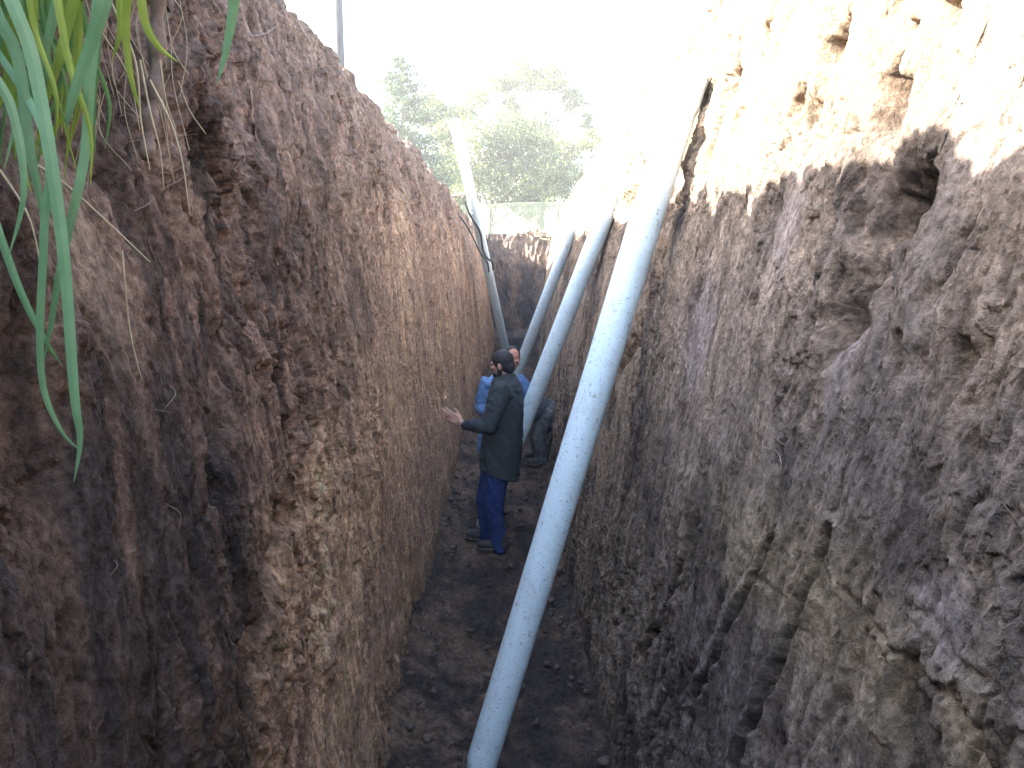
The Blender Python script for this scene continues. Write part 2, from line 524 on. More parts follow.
    Zf = Z + lump * nl - 0.05 * np.concatenate([np.zeros(NR), sstep(0.3, 1.0, nlip)])[None, :] \
        - (lipn[:, None]) * np.concatenate([np.zeros(NR), sstep(0.0, 1.0, nlip)])[None, :]
    # round the corner a little
    Zf = Zf - 0.035 * lipmask * np.concatenate([np.ones(NR), np.clip(1 - nlip * 8, 0, 1)])[None, :]
    # small shifts along the wall so clods are not a pure height field
    Yf = Y + 0.010 * fbm(Y * 15, Z * 15, 3, seed + 80) * taper
    Zf = Zf + 0.014 * fbm(Y * 13, Z * 13, 3, seed + 85) * taper
    V = np.stack([X, Yf, Zf], -1).reshape(-1, 3)
    me = mesh_np(name, V, grid_faces(len(YC), NR + NL, flip=(side > 0)))
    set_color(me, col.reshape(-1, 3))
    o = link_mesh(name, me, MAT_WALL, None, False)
    tag(o, label, 'trench wall', kind='structure')
    return X, Yf, Zf


XL, YLw, ZLw = build_wall(-1, 'trench_wall_left', 'tan and dark brown cut earth bank on the left side of the trench')
XR, YRw, ZRw = build_wall(1, 'trench_wall_right', 'grey brown cut earth bank on the right, sunlit along its top')

# ---- end wall with a low notch at its top
def build_end():
    xs = np.linspace(-1.3, 2.3, 300); zs = np.linspace(-0.1, 1, 260)
    X, T = np.meshgrid(xs, zs, indexing='ij')
    top = 3.04 + 0.05 * fbm(X * 3, X * 0 + 1.7, 3, 5) - 0.20 * sstep(0.7, 1.4, X)
    Z = -0.1 + (top + 0.1) * np.clip(T, 0, 1)
    Yw = 20.0 + 0.10 * Z + 0.09 * fbm(X * 2, Z * 1.2, 4, 3) + 0.06 * np.abs(fbm(X * 7, Z * 2, 3, 8)) - 0.45 * (1 - sstep(0.45, 0.62, Z + 0.1 * pn(X * 2, Z, 4))) 
    tone = fbm(X * 2.3, Z * 1.6, 4, 21)
    col = cmix((0.20, 0.15, 0.115), (0.10, 0.085, 0.08), sstep(-0.3, 0.3, tone + 0.5 * (1.6 - Z) * 0.3))
    V = np.stack([X, Yw, Z], -1).reshape(-1, 3)
    # cap back to the ground
    me = mesh_np('trench_end_wall', V, grid_faces(300, 260))
    set_color(me, col.reshape(-1, 3))
    tag(link_mesh('trench_end_wall', me, MAT_WALL), 'brown earth face closing the far end of the trench', 'trench wall', kind='structure')


build_end()


def build_floor():
    ys = np.concatenate([np.linspace(-9, 2.4, 40)[:-1], np.exp(np.linspace(math.log(2.4), math.log(20.4), 700))])
    xs = np.linspace(-1.0, 1.0, 240)
    Yg, Xg = np.meshgrid(ys, xs, indexing='ij')
    Xw = Xg + c_shift(Yg)
    z = 0.05 * fbm(Xw * 2.2, Yg * 1.6, 4, 4) + 0.045 * np.abs(fbm(Xw * 6, Yg * 5, 4, 14, 0.6)) + 0.012 * fbm(Xw * 26, Yg * 24, 3, 24)
    z += 0.10 * sstep(0.40, 0.62, np.abs(Xg)) ** 1.0 - 0.02
    # trodden dips
    r = random.Random(4)
    for k in range(26):
        y0 = r.uniform(3.5, 12); x0 = r.uniform(-0.35, 0.35)
        z -= 0.035 * blob(Yg, Xw, y0, x0, 0.15, 0.06, r.uniform(-.4, .4), 1.8)
    tone = fbm(Xw * 2.5, Yg * 1.7, 4, 44)
    tone2 = fbm(Xw * 12, Yg * 10, 3, 48)
    col = cmix((0.165, 0.108, 0.074), (0.062, 0.045, 0.039), sstep(-0.35, 0.28, tone + 0.35 * tone2 + 0.15 * np.sign(Xg) * sstep(0, .3, np.abs(Xg))))
    far = sstep(12, 17, Yg)
    col = col * (1 - .3 * far[..., None]) + np.array((0.12, 0.08, 0.06)) * .3 * far[..., None]
    V = np.stack([Xw, Yg, z], -1).reshape(-1, 3)
    me = mesh_np('trench_floor', V, grid_faces(len(ys), len(xs), flip=True))
    set_color(me, col.reshape(-1, 3))
    tag(link_mesh('trench_floor', me, MAT_FLOOR), 'dark trodden soil bed of the trench', 'trench floor', kind='structure')


build_floor()


def build_ground():
    xs_l = -np.array([2.2, 3, 5, 9, 16, 30, 60, 120, 260, 600])[::-1]
    ys = np.array([-300, -100, -40, -20, -9, -4, 0, 3, 6, 8, 10, 12, 14, 16, 18, 20, 22, 26, 32, 45, 70, 120, 250, 700.])
    verts, faces = [], []

    def gz(Y):
        return float(H_top(Y)) - 0.055

    def patch(xs, yy, edge=None):
        b = len(verts)
        for Y in yy:
            for x in xs:
                verts.append((x, Y, gz(Y)))
        ny, nx = len(yy), len(xs)
        for i in range(ny - 1):
            for j in range(nx - 1):
                a = b + i * nx + j
                faces.append((a, a + 1, a + nx + 1, a + nx))
    yin = np.concatenate([[-9], np.arange(-6, 20.7, 1.0), [20.6]])
    for side in (-1, 1):
        b = len(verts)
        cols = [0, 0.6, 2, 5, 10, 20, 50, 120, 240]
        yy = np.concatenate([[-180, -60], yin, [22, 26, 32, 45, 70, 120, 250]])
        for Y in yy:
            x0 = side * (float(wall_off(H_top(Y), side)) + 1.30) + float(c_shift(Y))
            for cc in cols:
                verts.append((x0 + side * cc, Y, gz(Y) - (0.02 if cc == 0 else 0)))
        nx = len(cols)
        for i in range(len(yy) - 1):
            for j in range(nx - 1):
                a = b + i * nx + j
                q = (a, a + 1, a + nx + 1, a + nx)
                faces.append(q if side > 0 else q[::-1])
    me = mesh_np('ground', verts, faces)
    # strip in the middle, beyond and behind the trench
    b = len(verts)
    for yy in ([20.55, 20.8, 21.2, 22, 23, 26, 32, 45, 70, 120, 250], [-180, -60, -9]):
        b = len(verts)
        for Y in yy:
            w = float(wall_off(H_top(Y), 1)) + 1.31
            for s in np.linspace(-1, 1, 25):
                x = s * w + float(c_shift(Y))
                zz = gz(Y)
                if 20.5 < Y < 22.5:
                    zz += 0.05 * math.sin(x * 5) * math.sin(Y * 3) - 0.16 * float(sstep(0.7, 1.4, x)) * (Y < 21) - (0.06 if Y < 20.6 else 0)
                verts.append((x, Y, zz))
        for i in range(len(yy) - 1):
            for j in range(24):
                a = b + i * 25 + j
                faces.append((a, a + 1, a + 26, a + 25))
    bpy.data.meshes.remove(me)
    me = mesh_np('ground', verts, faces)
    tag(link_mesh('ground', me, MAT_GROUND), 'dry sunlit ground around the trench', 'ground', kind='structure')


build_ground()

# ------------------------------------------------------------------ clods (countless)
def ico_np():
    bm = bmesh.new(); bmesh.ops.create_icosphere(bm, subdivisions=2, radius=1)
    v = np.array([x.co[:] for x in bm.verts]); f = np.array([[x.index for x in q.verts] for q in bm.faces]); bm.free()
    return v, f


ICO_V, ICO_F = ico_np()


def scatter_clods(name, spots, mat, label, seed=1):
    r = np.random.RandomState(seed)
    vv, ff = [], []
    for k, (x, y, z, s) in enumerate(spots):
        sc = s * np.array([r.uniform(.7, 1.4), r.uniform(.7, 1.4), r.uniform(.5, .9)])
        n = 1 + 0.35 * pn(ICO_V[:, 0] * 1.7 + k * 3.1, ICO_V[:, 1] * 1.7 + ICO_V[:, 2] * 1.3, 3) + 0.2 * pn(ICO_V[:, 0] * 4 + k, ICO_V[:, 2] * 4 + ICO_V[:, 1] * 3, 9)
        a = r.uniform(0, 6.28); ca, sa = math.cos(a), math.sin(a)
        v = ICO_V * n[:, None] * sc
        v = np.stack([v[:, 0] * ca - v[:, 1] * sa, v[:, 0] * sa + v[:, 1] * ca, v[:, 2]], 1) + np.array([x, y, z])
        vv.append(v); ff.append(ICO_F + k * len(ICO_V))
    me = mesh_np(name, np.concatenate(vv), np.concatenate(ff))
    o = link_mesh(name, me, mat)
    return tag(o, label, 'soil clods', kind='stuff')


rr = random.Random(3)
sp = []
for k in range(900):
    y = rr.uniform(3.0, 19.5) if k % 2 else rr.uniform(3.2, 9)
    s = rr.choice([-1, 1, 0])
    x = (s * rr.uniform(0.36, 0.56) if s else rr.uniform(-0.5, 0.5))
    sz = min(0.07, 0.004 + rr.expovariate(1 / 0.007))
    sp.append((x + float(c_shift(y)), y, 0.015 + sz * 0.05 + (0.04 if s else 0), sz))
scatter_clods('soil_clods', sp, MAT_CLOD, 'crumbled dark soil lumps scattered over the trench floor', 1)
sp = []
MAT_CLOD2 = noisy_material('dry_loose_soil', (0.17, 0.115, 0.085), (0.33, 0.25, 0.18), 25.0, 0.95, 0.01)
MAT_CLOD3 = noisy_material('brown_loose_soil', (0.09, 0.065, 0.055), (0.18, 0.125, 0.095), 25.0, 0.95, 0.01)
spl = []
for k in range(1100):
    y = math.exp(rr.uniform(math.log(1.5), math.log(20.5)))
    side = 1 if k % 2 else -1
    o_ = rr.expovariate(1 / 0.12)
    sz = min(0.05, 0.007 + rr.expovariate(1 / 0.010))
    (sp if side > 0 else spl).append((side * (float(wall_off(H_top(y), side)) + 0.06 + min(o_, .6)) + float(c_shift(y)), y, float(H_top(y)) + sz * 0.2 + 0.02, sz))
for k in range(160):
    sz = min(0.07, 0.012 + rr.expovariate(1 / 0.02))
    x = rr.gauss(1.0, 0.33)
    sp.append((x, rr.uniform(20.15, 20.9), 2.98 + max(0, 0.22 - abs(x - 1.0) * 0.3) * rr.random() - 0.1 * max(0, min(1, x - .8)), sz))
scatter_clods('edge_clods', sp, MAT_CLOD2, 'dry sunlit crumbs of soil along the right and far edges', 2)
scatter_clods('edge_clods', spl, MAT_CLOD3, 'brown crumbs of soil along the left edge', 5)

# ------------------------------------------------------------------ tubes
def tube_np(pts, radii, n=12, cap=True):
    pts = [Vector(p) for p in pts]
    V, Fc = [], []
    up = Vector((0, 0, 1))
    prev_s = None
    for i, p in enumerate(pts):
        t = (pts[min(i + 1, len(pts) - 1)] - pts[max(i - 1, 0)]).normalized()
        if prev_s is None:
            s = t.cross(up)
            if s.length < 1e-3: s = t.cross(Vector((1, 0, 0)))
        else:
            s = prev_s - t * prev_s.dot(t)
        s.normalize(); prev_s = s
        u = t.cross(s)
        r = radii[i] if hasattr(radii, '__len__') else radii
        for k in range(n):
            a = 2 * math.pi * k / n
            V.append(tuple(p + (s * math.cos(a) + u * math.sin(a)) * r))
    for i in range(len(pts) - 1):
        for k in range(n):
            a = i * n + k; b = i * n + (k + 1) % n
            Fc.append((a, b, b + n, a + n))
    return V, Fc


def tube_obj(name, pts, radii, mat, parent=None, n=10):
    V, Fc = tube_np(pts, radii, n)
    me = bpy.data.meshes.new(name)
    m = len(pts)
    me.from_pydata(V, [], Fc + [tuple(range(n))[::-1], tuple(range((m - 1) * n, m * n))])
    return link_mesh(name, me, mat, parent)


def bez(pts, n=12):
    """smooth curve through points (Catmull-Rom)"""
    P_ = [Vector(p) for p in pts]
    P_ = [P_[0] * 2 - P_[1]] + P_ + [P_[-1] * 2 - P_[-2]]
    out = []
    for i in range(1, len(P_) - 2):
        for k in range(n):
            t = k / n
            a, b, c, d = P_[i - 1], P_[i], P_[i + 1], P_[i + 2]
            out.append(0.5 * ((2 * b) + (c - a) * t + (2 * a - 5 * b + 4 * c - d) * t * t + (3 * b - a - 3 * c + d) * t ** 3))
    out.append(P_[-2])
    return out


# ------------------------------------------------------------------ pipes
def pipe(label, a, b, dia, sag=0.0, mat=None):
    a = Vector(a); b = Vector(b)
    L = (b - a).length
    d = (b - a).normalized()
    root = empty('plastic_pipe', a)
    tag(root, label, 'pipe', 'pale plastic pipes propped in the trench')
    side = d.cross(Vector((0, 0, 1))).normalized(); up = side.cross(d).normalized()
    n = 40; m = 60
    R = dia / 2; th = 0.006
    V, Fc = [], []

    def ring(c, r):
        b0 = len(V)
        for k in range(n):
            t = 2 * math.pi * k / n
            V.append(tuple(c + (side * math.cos(t) + up * math.sin(t)) * r))
        return b0
    rings = []
    for i in range(m + 1):
        s = i / m
        c = a + d * (L * s) - up * (sag * 4 * s * (1 - s))
        rings.append(ring(c, R))
    inner = []
    for i in range(m, -1, -1):
        s = i / m
        c = a + d * (L * s) - up * (sag * 4 * s * (1 - s))
        inner.append(ring(c, R - th))
    seq = rings + inner + [rings[0]]
    for r0, r1 in zip(seq[:-1], seq[1:]):
        for k in range(n):
            k2 = (k + 1) % n
            Fc.append((r0 + k, r0 + k2, r1 + k2, r1 + k))
    me = bpy.data.meshes.new('pipe_barrel'); me.from_pydata(V, [], Fc)
    o = link_mesh('barrel', me, mat or MAT_PIPE, root)
    # belled socket at the upper end
    V2, F2 = [], []
    V.clear(); Fc.clear()
    prof = [(L - 0.19, R + 0.001), (L - 0.165, R + 0.008), (L - 0.06, R + 0.009), (L - 0.05, R + 0.013), (L - 0.02, R + 0.013), (L + 0.002, R + 0.009), (L + 0.002, R - 0.002)]
    rs = [ring(a + d * t - up * (sag * 4 * (t / L) * (1 - t / L)), r) for t, r in prof]
    for r0, r1 in zip(rs[:-1], rs[1:]):
        for k in range(n):
            k2 = (k + 1) % n
            Fc.append((r0 + k, r0 + k2, r1 + k2, r1 + k))
    me = bpy.data.meshes.new('pipe_socket'); me.from_pydata(V, [], Fc)
    link_mesh('socket', me, mat or MAT_PIPE, root)
    return root


def line_pts(p0, p1, ext=1.0):
    p0 = Vector(p0); p1 = Vector(p1)
    return p0, p0 + (p1 - p0) * ext


# A : the big near one.  feet on the floor, head against the right bank
a, b = P(473.5, 790, 3.60), P(681, 105, 3.80)
a = a + (a - b) * (a.z / (b.z - a.z)) * 0.85
pipe('thickest nearest pale blue pipe, leaning on the sunlit right bank', a, a + (b - a) * 1.045, 0.159)
a, b = P(483, 549, 6.95), P(619, 180, 6.0)
a.z = 0.06
pipe('pale pipe right behind the person in the dark coat, second nearest pipe', a, a + (b - a) * 1.07, 0.142)
a, b = P(499, 418, 11.6), P(577, 218, 9.8)
a.z = 0.06
pipe('slim pale pipe leaning right, farthest of the three on the right bank', a, a + (b - a) * 1.12, 0.15)
a, b = P(510, 372, 16.9), P(455, 122, 12.6)
a.z = 0.06
pipe('thin pale pipe leaning to the left bank with its top against the trees', a, b, 0.17, 0.0)

# ------------------------------------------------------------------ cable, stake at the far pipe
MAT_CABLE = noisy_material('dark_cable', (0.03, 0.028, 0.026), (0.07, 0.06, 0.05), 30, 0.6)
pts = bez([P(462, 196, 13.6), P(470, 215, 13.7), P(480, 232, 14.0), P(483, 250, 14.2), P(487, 258, 14.25), P(492, 262, 14.2), P(493, 270, 14.3)])
o = tube_obj('cable', pts, 0.018, MAT_CABLE); tag(o, 'dark cable hanging in a curve beside the left leaning pipe', 'cable')
pts = bez([P(452, 206, 13.4), P(468, 228, 13.6), P(480, 252, 14.1), P(487, 262, 14.2), P(489, 272, 14.3)])
o = tube_obj('cable', pts, 0.013, MAT_CABLE); tag(o, 'thinner cable lying down the left bank towards the far pipe', 'cable')
MAT_STICK = noisy_material('pale_wood', (0.35, 0.28, 0.2), (0.5, 0.42, 0.32), 15, 0.8)
o = tube_obj('stick', [P(446, 197.5, 12.6), P(468, 193, 12.9)], [0.028, 0.02], MAT_STICK); tag(o, 'short pale stick lying on the left bank edge by the far pipe', 'stick')

# ------------------------------------------------------------------ utility pole
MAT_POLE = noisy_material('grey_weathered_wood', (0.05, 0.05, 0.055), (0.10, 0.095, 0.095), 6, 0.85, 0.004, stretch=(4, 4, 0.4))
pb = P(338, 60, 15.0)
rt = empty('utility_pole', (pb.x, 15.0, 3.2)); tag(rt, 'grey wooden utility pole standing on the left bank behind the edge', 'pole')
tube_obj('shaft', [(pb.x, 15, 3.2), (pb.x + .01, 15, 6), (pb.x + 0.02, 15, 9.2)], [0.115, 0.11, 0.10], MAT_POLE, rt, 20)
me = bpy.data.meshes.new('crossarm')
bm = bmesh.new(); bmesh.ops.create_cube(bm, size=1, matrix=Matrix.Translation((pb.x, 14.88, 8.9)) @ Matrix.Diagonal((1.6, 0.1, 0.12, 1)))
bm.to_mesh(me); bm.free()
link_mesh('crossarm', me, MAT_POLE, rt, False)

# ------------------------------------------------------------------ far net fence
MAT_NET = noisy_material('pale_shade_net', (0.10, 0.12, 0.09), (0.20, 0.22, 0.16), 4, 0.9)
MAT_POST = noisy_material('fence_post_wood', (0.2, 0.17, 0.13), (0.32, 0.28, 0.22), 8, 0.85)


def build_fence():
    Y = 24.0
    x0, x1 = P(395, 215, Y).x, P(640, 200, Y).x
    rt = empty('net_fence', (0.5 * (x0 + x1), Y, 3.0)); tag(rt, 'low fence of pale netting beyond the far end of the trench', 'fence')

    def top(x):
        return P(540, 203.5, Y).z + 0.035 * (x - 1.0) + 0.02 * math.sin(x * 2.1)
    V, Fc = [], []

    def strip(p, q, w, nrm):
        b = len(V)
        t = (Vector(q) - Vector(p)).normalized()
        s = t.cross(Vector((0, 1, 0))).normalized() * w / 2
        h = Vector((0, w * 0.35, 0))
        for base in (Vector(p), Vector(q)):
            for o_ in (s + h, -s + h, -s - h, s - h):
                V.append(tuple(base + o_))
        for k in range(4):
            Fc.append((b + k, b + (k + 1) % 4, b + 4 + (k + 1) % 4, b + 4 + k))
    zb = 2.98
    nx = int((x1 - x0) / 0.045)
    for i in range(nx + 1):
        x = x0 + (x1 - x0) * i / nx
        strip((x, Y, zb), (x, Y, top(x)), 0.020, None)
    nz = 24
    seg = 24
    for j in range(nz + 1):
        for k in range(seg):
            xa = x0 + (x1 - x0) * k / seg; xb = x0 + (x1 - x0) * (k + 1) / seg
            za = zb + (top(xa) - zb) * j / nz; zc = zb + (top(xb) - zb) * j / nz
            strip((xa, Y + 0.012, za), (xb, Y + 0.012, zc), 0.022 if j < nz else 0.04, None)
    me = bpy.data.meshes.new('netting'); me.from_pydata(V, [], Fc)
    link_mesh('netting', me, MAT_NET, rt, False)
    x = x0
    while x <= x1 + .01:
        tube_obj('post', [(x, Y + 0.07, 2.9), (x, Y + 0.07, top(x) + 0.06)], 0.045, MAT_POST, rt, 10)
        x += (x1 - x0) / 3


build_fence()

# ------------------------------------------------------------------ trees
def leaf_material(name, c0, c1):
    m, nt, b = new_mat(name)
    L = nt.links
    g = N(nt, 'ShaderNodeNewGeometry')
    cr = N(nt, 'ShaderNodeValToRGB')
    cr.color_ramp.elements[0].color = (*c0, 1); cr.color_ramp.elements[1].color = (*c1, 1)
    L.new(g.outputs['Random Per Island'], cr.inputs[0])
    L.new(cr.outputs[0], b.inputs['Base Color'])
    b.inputs['Roughness'].default_value = 0.5
    tr = N(nt, 'ShaderNodeBsdfTranslucent'); L.new(cr.outputs[0], tr.inputs[0])
    mx = N(nt, 'ShaderNodeMixShader'); mx.inputs[0].default_value = 0.35
    out = nt.nodes['Material Output']
    L.new(b.outputs[0], mx.inputs[1]); L.new(tr.outputs[0], mx.inputs[2]); L.new(mx.outputs[0], out.inputs[0])
    return m


MAT_LEAF = [leaf_material('grey_green_leaves', (0.06, 0.08, 0.015), (0.15, 0.17, 0.045)),
            leaf_material('conifer_needles', (0.03, 0.06, 0.02), (0.08, 0.12, 0.045)),
            leaf_material('yellow_green_leaves', (0.09, 0.12, 0.03), (0.17, 0.19, 0.06)),
            leaf_material('blue_green_leaves', (0.055, 0.08, 0.02), (0.13, 0.155, 0.05))]
MAT_BARK = noisy_material('grey_bark', (0.10, 0.08, 0.065), (0.24, 0.20, 0.17), 5, 0.9, 0.02)


def leaves_mesh(name, centers, size, rs, droop=0.0):
    n = len(centers)
    d = rs.normal(size=(n, 3)); d[:, 2] -= droop
    d /= np.linalg.norm(d, axis=1)[:, None]
    e = np.cross(d, rs.normal(size=(n, 3))); e /= np.linalg.norm(e, axis=1)[:, None]
    s = size * rs.uniform(0.6, 1.3, size=(n, 1))
    a = centers - e * s * 0.28; b = centers + d * s * 0.5; c = centers + e * s * 0.28; dd = centers - d * s * 0.5
    V = np.stack([dd, a, b, c], 1).reshape(-1, 3)
    Fc = np.arange(4 * n).reshape(-1, 4)
    return mesh_np(name, V, Fc)


def tree(name, label, base, height, lobes, mat, nleaf, leaf=0.22, seed=0, trunk_r=0.18, group='trees beyond the fence', droop=0.3, dens=26):
    rs = np.random.RandomState(seed)
    base = Vector(base)
    rt = empty(name, base); tag(rt, label, 'tree', group)
    V, Fc = [], []

    def add(pts, rad, n=8):
        v, f = tube_np(pts, rad, n)
        b0 = len(V); V.extend(v); Fc.extend([tuple(i + b0 for i in q) for q in f])
    topz = height * 0.9
    tr = [base + Vector((0.10 * math.sin(k * 1.3 + seed) * k * 0.25, 0.1 * math.cos(k + seed) * k * .2, topz * k / 6)) for k in range(7)]
    add(tr, [trunk_r * (1 - 0.14 * k) for k in range(7)], 10)
    tw = [Vector(p) for p in tr]
    pts = []
    tot = sum(l[3] ** 2 for l in lobes)
    for (lx, ly, lz, lr) in lobes:
        c = base + Vector((lx, ly, lz))
        k = max(1, min(5, int(lz / topz * 6) - 2))
        st = tw[k]
        mid = st.lerp(c, 0.5) + Vector((0, 0, 0.08 * (c - st).length))
        add([st, mid, c], [trunk_r * 0.42, trunk_r * 0.25, trunk_r * 0.10], 6)
        ncl = max(6, int(dens * lr ** 2 / 1.5))
        for q in range(ncl):
            v = rs.normal(size=3); v /= np.linalg.norm(v)
            rr_ = lr * rs.uniform(0.35, 1.05)
            cc = np.array(c) + v * rr_ * np.array([1, 1, 0.85])
            if rs.rand() < 0.5:
                add([c, c.lerp(Vector(cc), 0.6), Vector(cc)], [trunk_r * 0.10, trunk_r * 0.06, 0.012], 4)
            m = int(nleaf * (lr ** 2 / tot) / ncl)
            sp_ = lr * rs.uniform(0.14, 0.30)
            pts.append(cc + rs.normal(size=(m, 3)) * sp_ * np.array([1.1, 1.1, 0.7]))
    me = bpy.data.meshes.new('trunk'); me.from_pydata(V, [], Fc)
    link_mesh('trunk', me, MAT_BARK, rt)
    link_mesh('crown', leaves_mesh('crown', np.concatenate(pts), leaf, rs, droop), mat, rt, False)
    return rt


def conifer(label, base, height, radius, mat, seed, nper=260, group='trees beyond the fence'):
    rs = np.random.RandomState(seed)
    base = Vector(base)
    rt = empty('conifer_tree', base); tag(rt, label, 'tree', group)
    V, Fc = [], []

    def add(pts, rad, n=8):
        v, f = tube_np(pts, rad, n)
        b0 = len(V); V.extend(v); Fc.extend([tuple(i + b0 for i in q) for q in f])
    add([base, base + Vector((0, 0, height * 0.5)), base + Vector((0.05, 0, height))], [0.22, 0.13, 0.02], 10)
    pts = []
    z = height * 0.12
    while z < height * 0.99:
        f = 1 - z / height
        for k in range(6):
            az = rs.uniform(0, 6.28)
            ln = radius * (f ** 0.75) * rs.uniform(0.55, 1.2) + 0.15
            p0 = base + Vector((0, 0, z)); p1 = p0 + Vector((math.cos(az) * ln, math.sin(az) * ln, ln * rs.uniform(-0.15, 0.25)))
            add([p0, p0.lerp(p1, .5) + Vector((0, 0, .05)), p1], [0.04 * f + .012, 0.03 * f + .01, 0.008], 4)
            m = int(nper * ln / radius) + 12
            t = rs.uniform(0.25, 1.05, size=(m, 1))
            pts.append(np.array(p0) * (1 - t) + np.array(p1) * t + rs.normal(size=(m, 3)) * np.array([.16, .16, .10]) * (0.5 + ln * 0.4))
        z += height * 0.035 * rs.uniform(0.8, 1.3)
    me = bpy.data.meshes.new('trunk'); me.from_pydata(V, [], Fc)
    link_mesh('trunk', me, MAT_BARK, rt)
    link_mesh('crown', leaves_mesh('crown', np.concatenate(pts), 0.17, rs, 0.4), mat, rt, False)
    return rt


def G(px, Y):
    p = P(px, 230, Y)
    return Vector((p.x, Y, float(H_top(Y)) - 0.06))


def at(px, py, Y, base):
    p = P(px, py, Y); return (p.x - base.x, 0, p.z - base.z)


def px_tree(name, label, pxb, Y, lob, mat, n, leaf, seed, **kw):
    b = G(pxb, Y)
    s = Y / F
    L_ = []
    rs = np.random.RandomState(seed + 99)
    for (x, y, r) in lob:
        a_ = at(x, y, Y, b)
        L_.append((a_[0], rs.uniform(-1, 1) * r * s, a_[2], r * s))
    h = max(l[2] for l in L_)
    return tree(name, label, b, h, L_, mat, n, leaf, seed, **kw)


conifer('dark conifer with a pointed top behind the left bank edge', G(405, 38), P(405, 54, 38).z - 3.0, 2.9, MAT_LEAF[1], 3)
px_tree('eucalyptus_tree', 'tall loose crowned eucalyptus, highest tree beyond the fence', 540, 50,
        [(503, 84, 16), (528, 74, 18), (552, 82, 17), (570, 100, 15), (480, 96, 13), (588, 122, 10), (508, 106, 14), (548, 130, 18), (520, 128, 16), (562, 160, 22), (540, 180, 24)], MAT_LEAF[0], 26000, 0.20, 11, trunk_r=0.28)
px_tree('broadleaf_tree', 'rounded pale green tree standing right behind the net fence', 490, 42,
        [(488, 140, 25), (517, 130, 24), (540, 145, 20), (470, 172, 24), (505, 185, 28), (512, 160, 24), (490, 165, 20), (540, 175, 26), (560, 190, 22), (530, 205, 20)], MAT_LEAF[3], 34000, 0.15, 23, trunk_r=0.16, dens=34)
px_tree('broadleaf_tree', 'yellowish green low tree between the conifer and the round tree', 452, 45,
        [(445, 130, 22), (430, 110, 18), (450, 165, 22), (462, 200, 20), (430, 190, 24), (462, 108, 14)], MAT_LEAF[2], 22000, 0.17, 31, trunk_r=0.15)
px_tree('broadleaf_tree', 'small pale tree at the right of the group, above the end of the fence', 592, 44,
        [(590, 140, 13), (598, 160, 14), (586, 185, 16), (605, 200, 16)], MAT_LEAF[2], 9000, 0.17, 37, trunk_r=0.10)
px_tree('broadleaf_tree', 'bushy tree low behind the left bank under the conifer', 420, 34,
        [(428, 205, 22), (445, 225, 20), (408, 200, 20)], MAT_LEAF[0], 12000, 0.14, 41, trunk_r=0.08)

# ------------------------------------------------------------------ grass over the near left bank
MAT_GRASS = noisy_material('green_blade', (0.14, 0.30, 0.10), (0.26, 0.46, 0.20), 6, 0.45, lo=.3, hi=.7)
MAT_GRASS_BLUE = noisy_material('blue_green_blade', (0.18, 0.38, 0.18), (0.34, 0.54, 0.32), 5, 0.45, lo=.3, hi=.7)
MAT_GRASS_Y = noisy_material('yellow_green_blade', (0.26, 0.38, 0.06), (0.42, 0.52, 0.12), 6, 0.5, lo=.3, hi=.7)
MAT_STRAW = noisy_material('dry_straw', (0.30, 0.24, 0.14), (0.48, 0.40, 0.26), 10, 0.8)
for m_ in (MAT_GRASS, MAT_GRASS_BLUE, MAT_GRASS_Y):
    nt = m_.node_tree; b_ = nt.nodes['Principled BSDF']; out = nt.nodes['Material Output']
    tr = nt.nodes.new('ShaderNodeBsdfTranslucent'); mx = nt.nodes.new('ShaderNodeMixShader'); mx.inputs[0].default_value = 0.4
    src = b_.inputs['Base Color'].links[0].from_socket
    nt.links.new(src, tr.inputs[0]); nt.links.new(b_.outputs[0], mx.inputs[1]); nt.links.new(tr.outputs[0], mx.inputs[2]); nt.links.new(mx.outputs[0], out.inputs[0])


def blade_geo(pts, width, V, Fc, twist=0.6, seed=0, wprof=None):
    c = bez(pts, 8)
    n = len(c)
    view = Vector((0.45, -1.0, -0.1)).normalized()
    b0 = len(V)
    for i, p in enumerate(c):
        t = (c[min(i + 1, n - 1)] - c[max(i - 1, 0)]).normalized()
        s = t.cross(view).normalized()
        nn = s.cross(t).normalized()
        f = i / (n - 1)
        ang = twist * math.sin(f * 3.0 + seed)
        s2 = s * math.cos(ang) + nn * math.sin(ang)
        n2 = nn * math.cos(ang) - s * math.sin(ang)
        w = width * 0.5 * (1 - f ** 4.0) * (0.75 + 0.25 * min(1, f * 5)) + 0.0004
        V.append(tuple(p - s2 * w)); V.append(tuple(p + n2 * w * 0.10 - s2 * w * .0 + n2 * .0006)); V.append(tuple(p + s2 * w)); V.append(tuple(p + n2 * w * 0.10 - n2 * 0.0006))
    for i in range(n - 1):
        a = b0 + i * 4
        for k in range(4):
            Fc.append((a + k, a + (k + 1) % 4, a + 4 + (k + 1) % 4, a + 4 + k))


def mesh_obj(name, V, Fc, mat, parent=None, smooth=True):
    me = bpy.data.meshes.new(name); me.from_pydata(V, [], Fc); me.validate()
    return link_mesh(name, me, mat, parent, smooth)


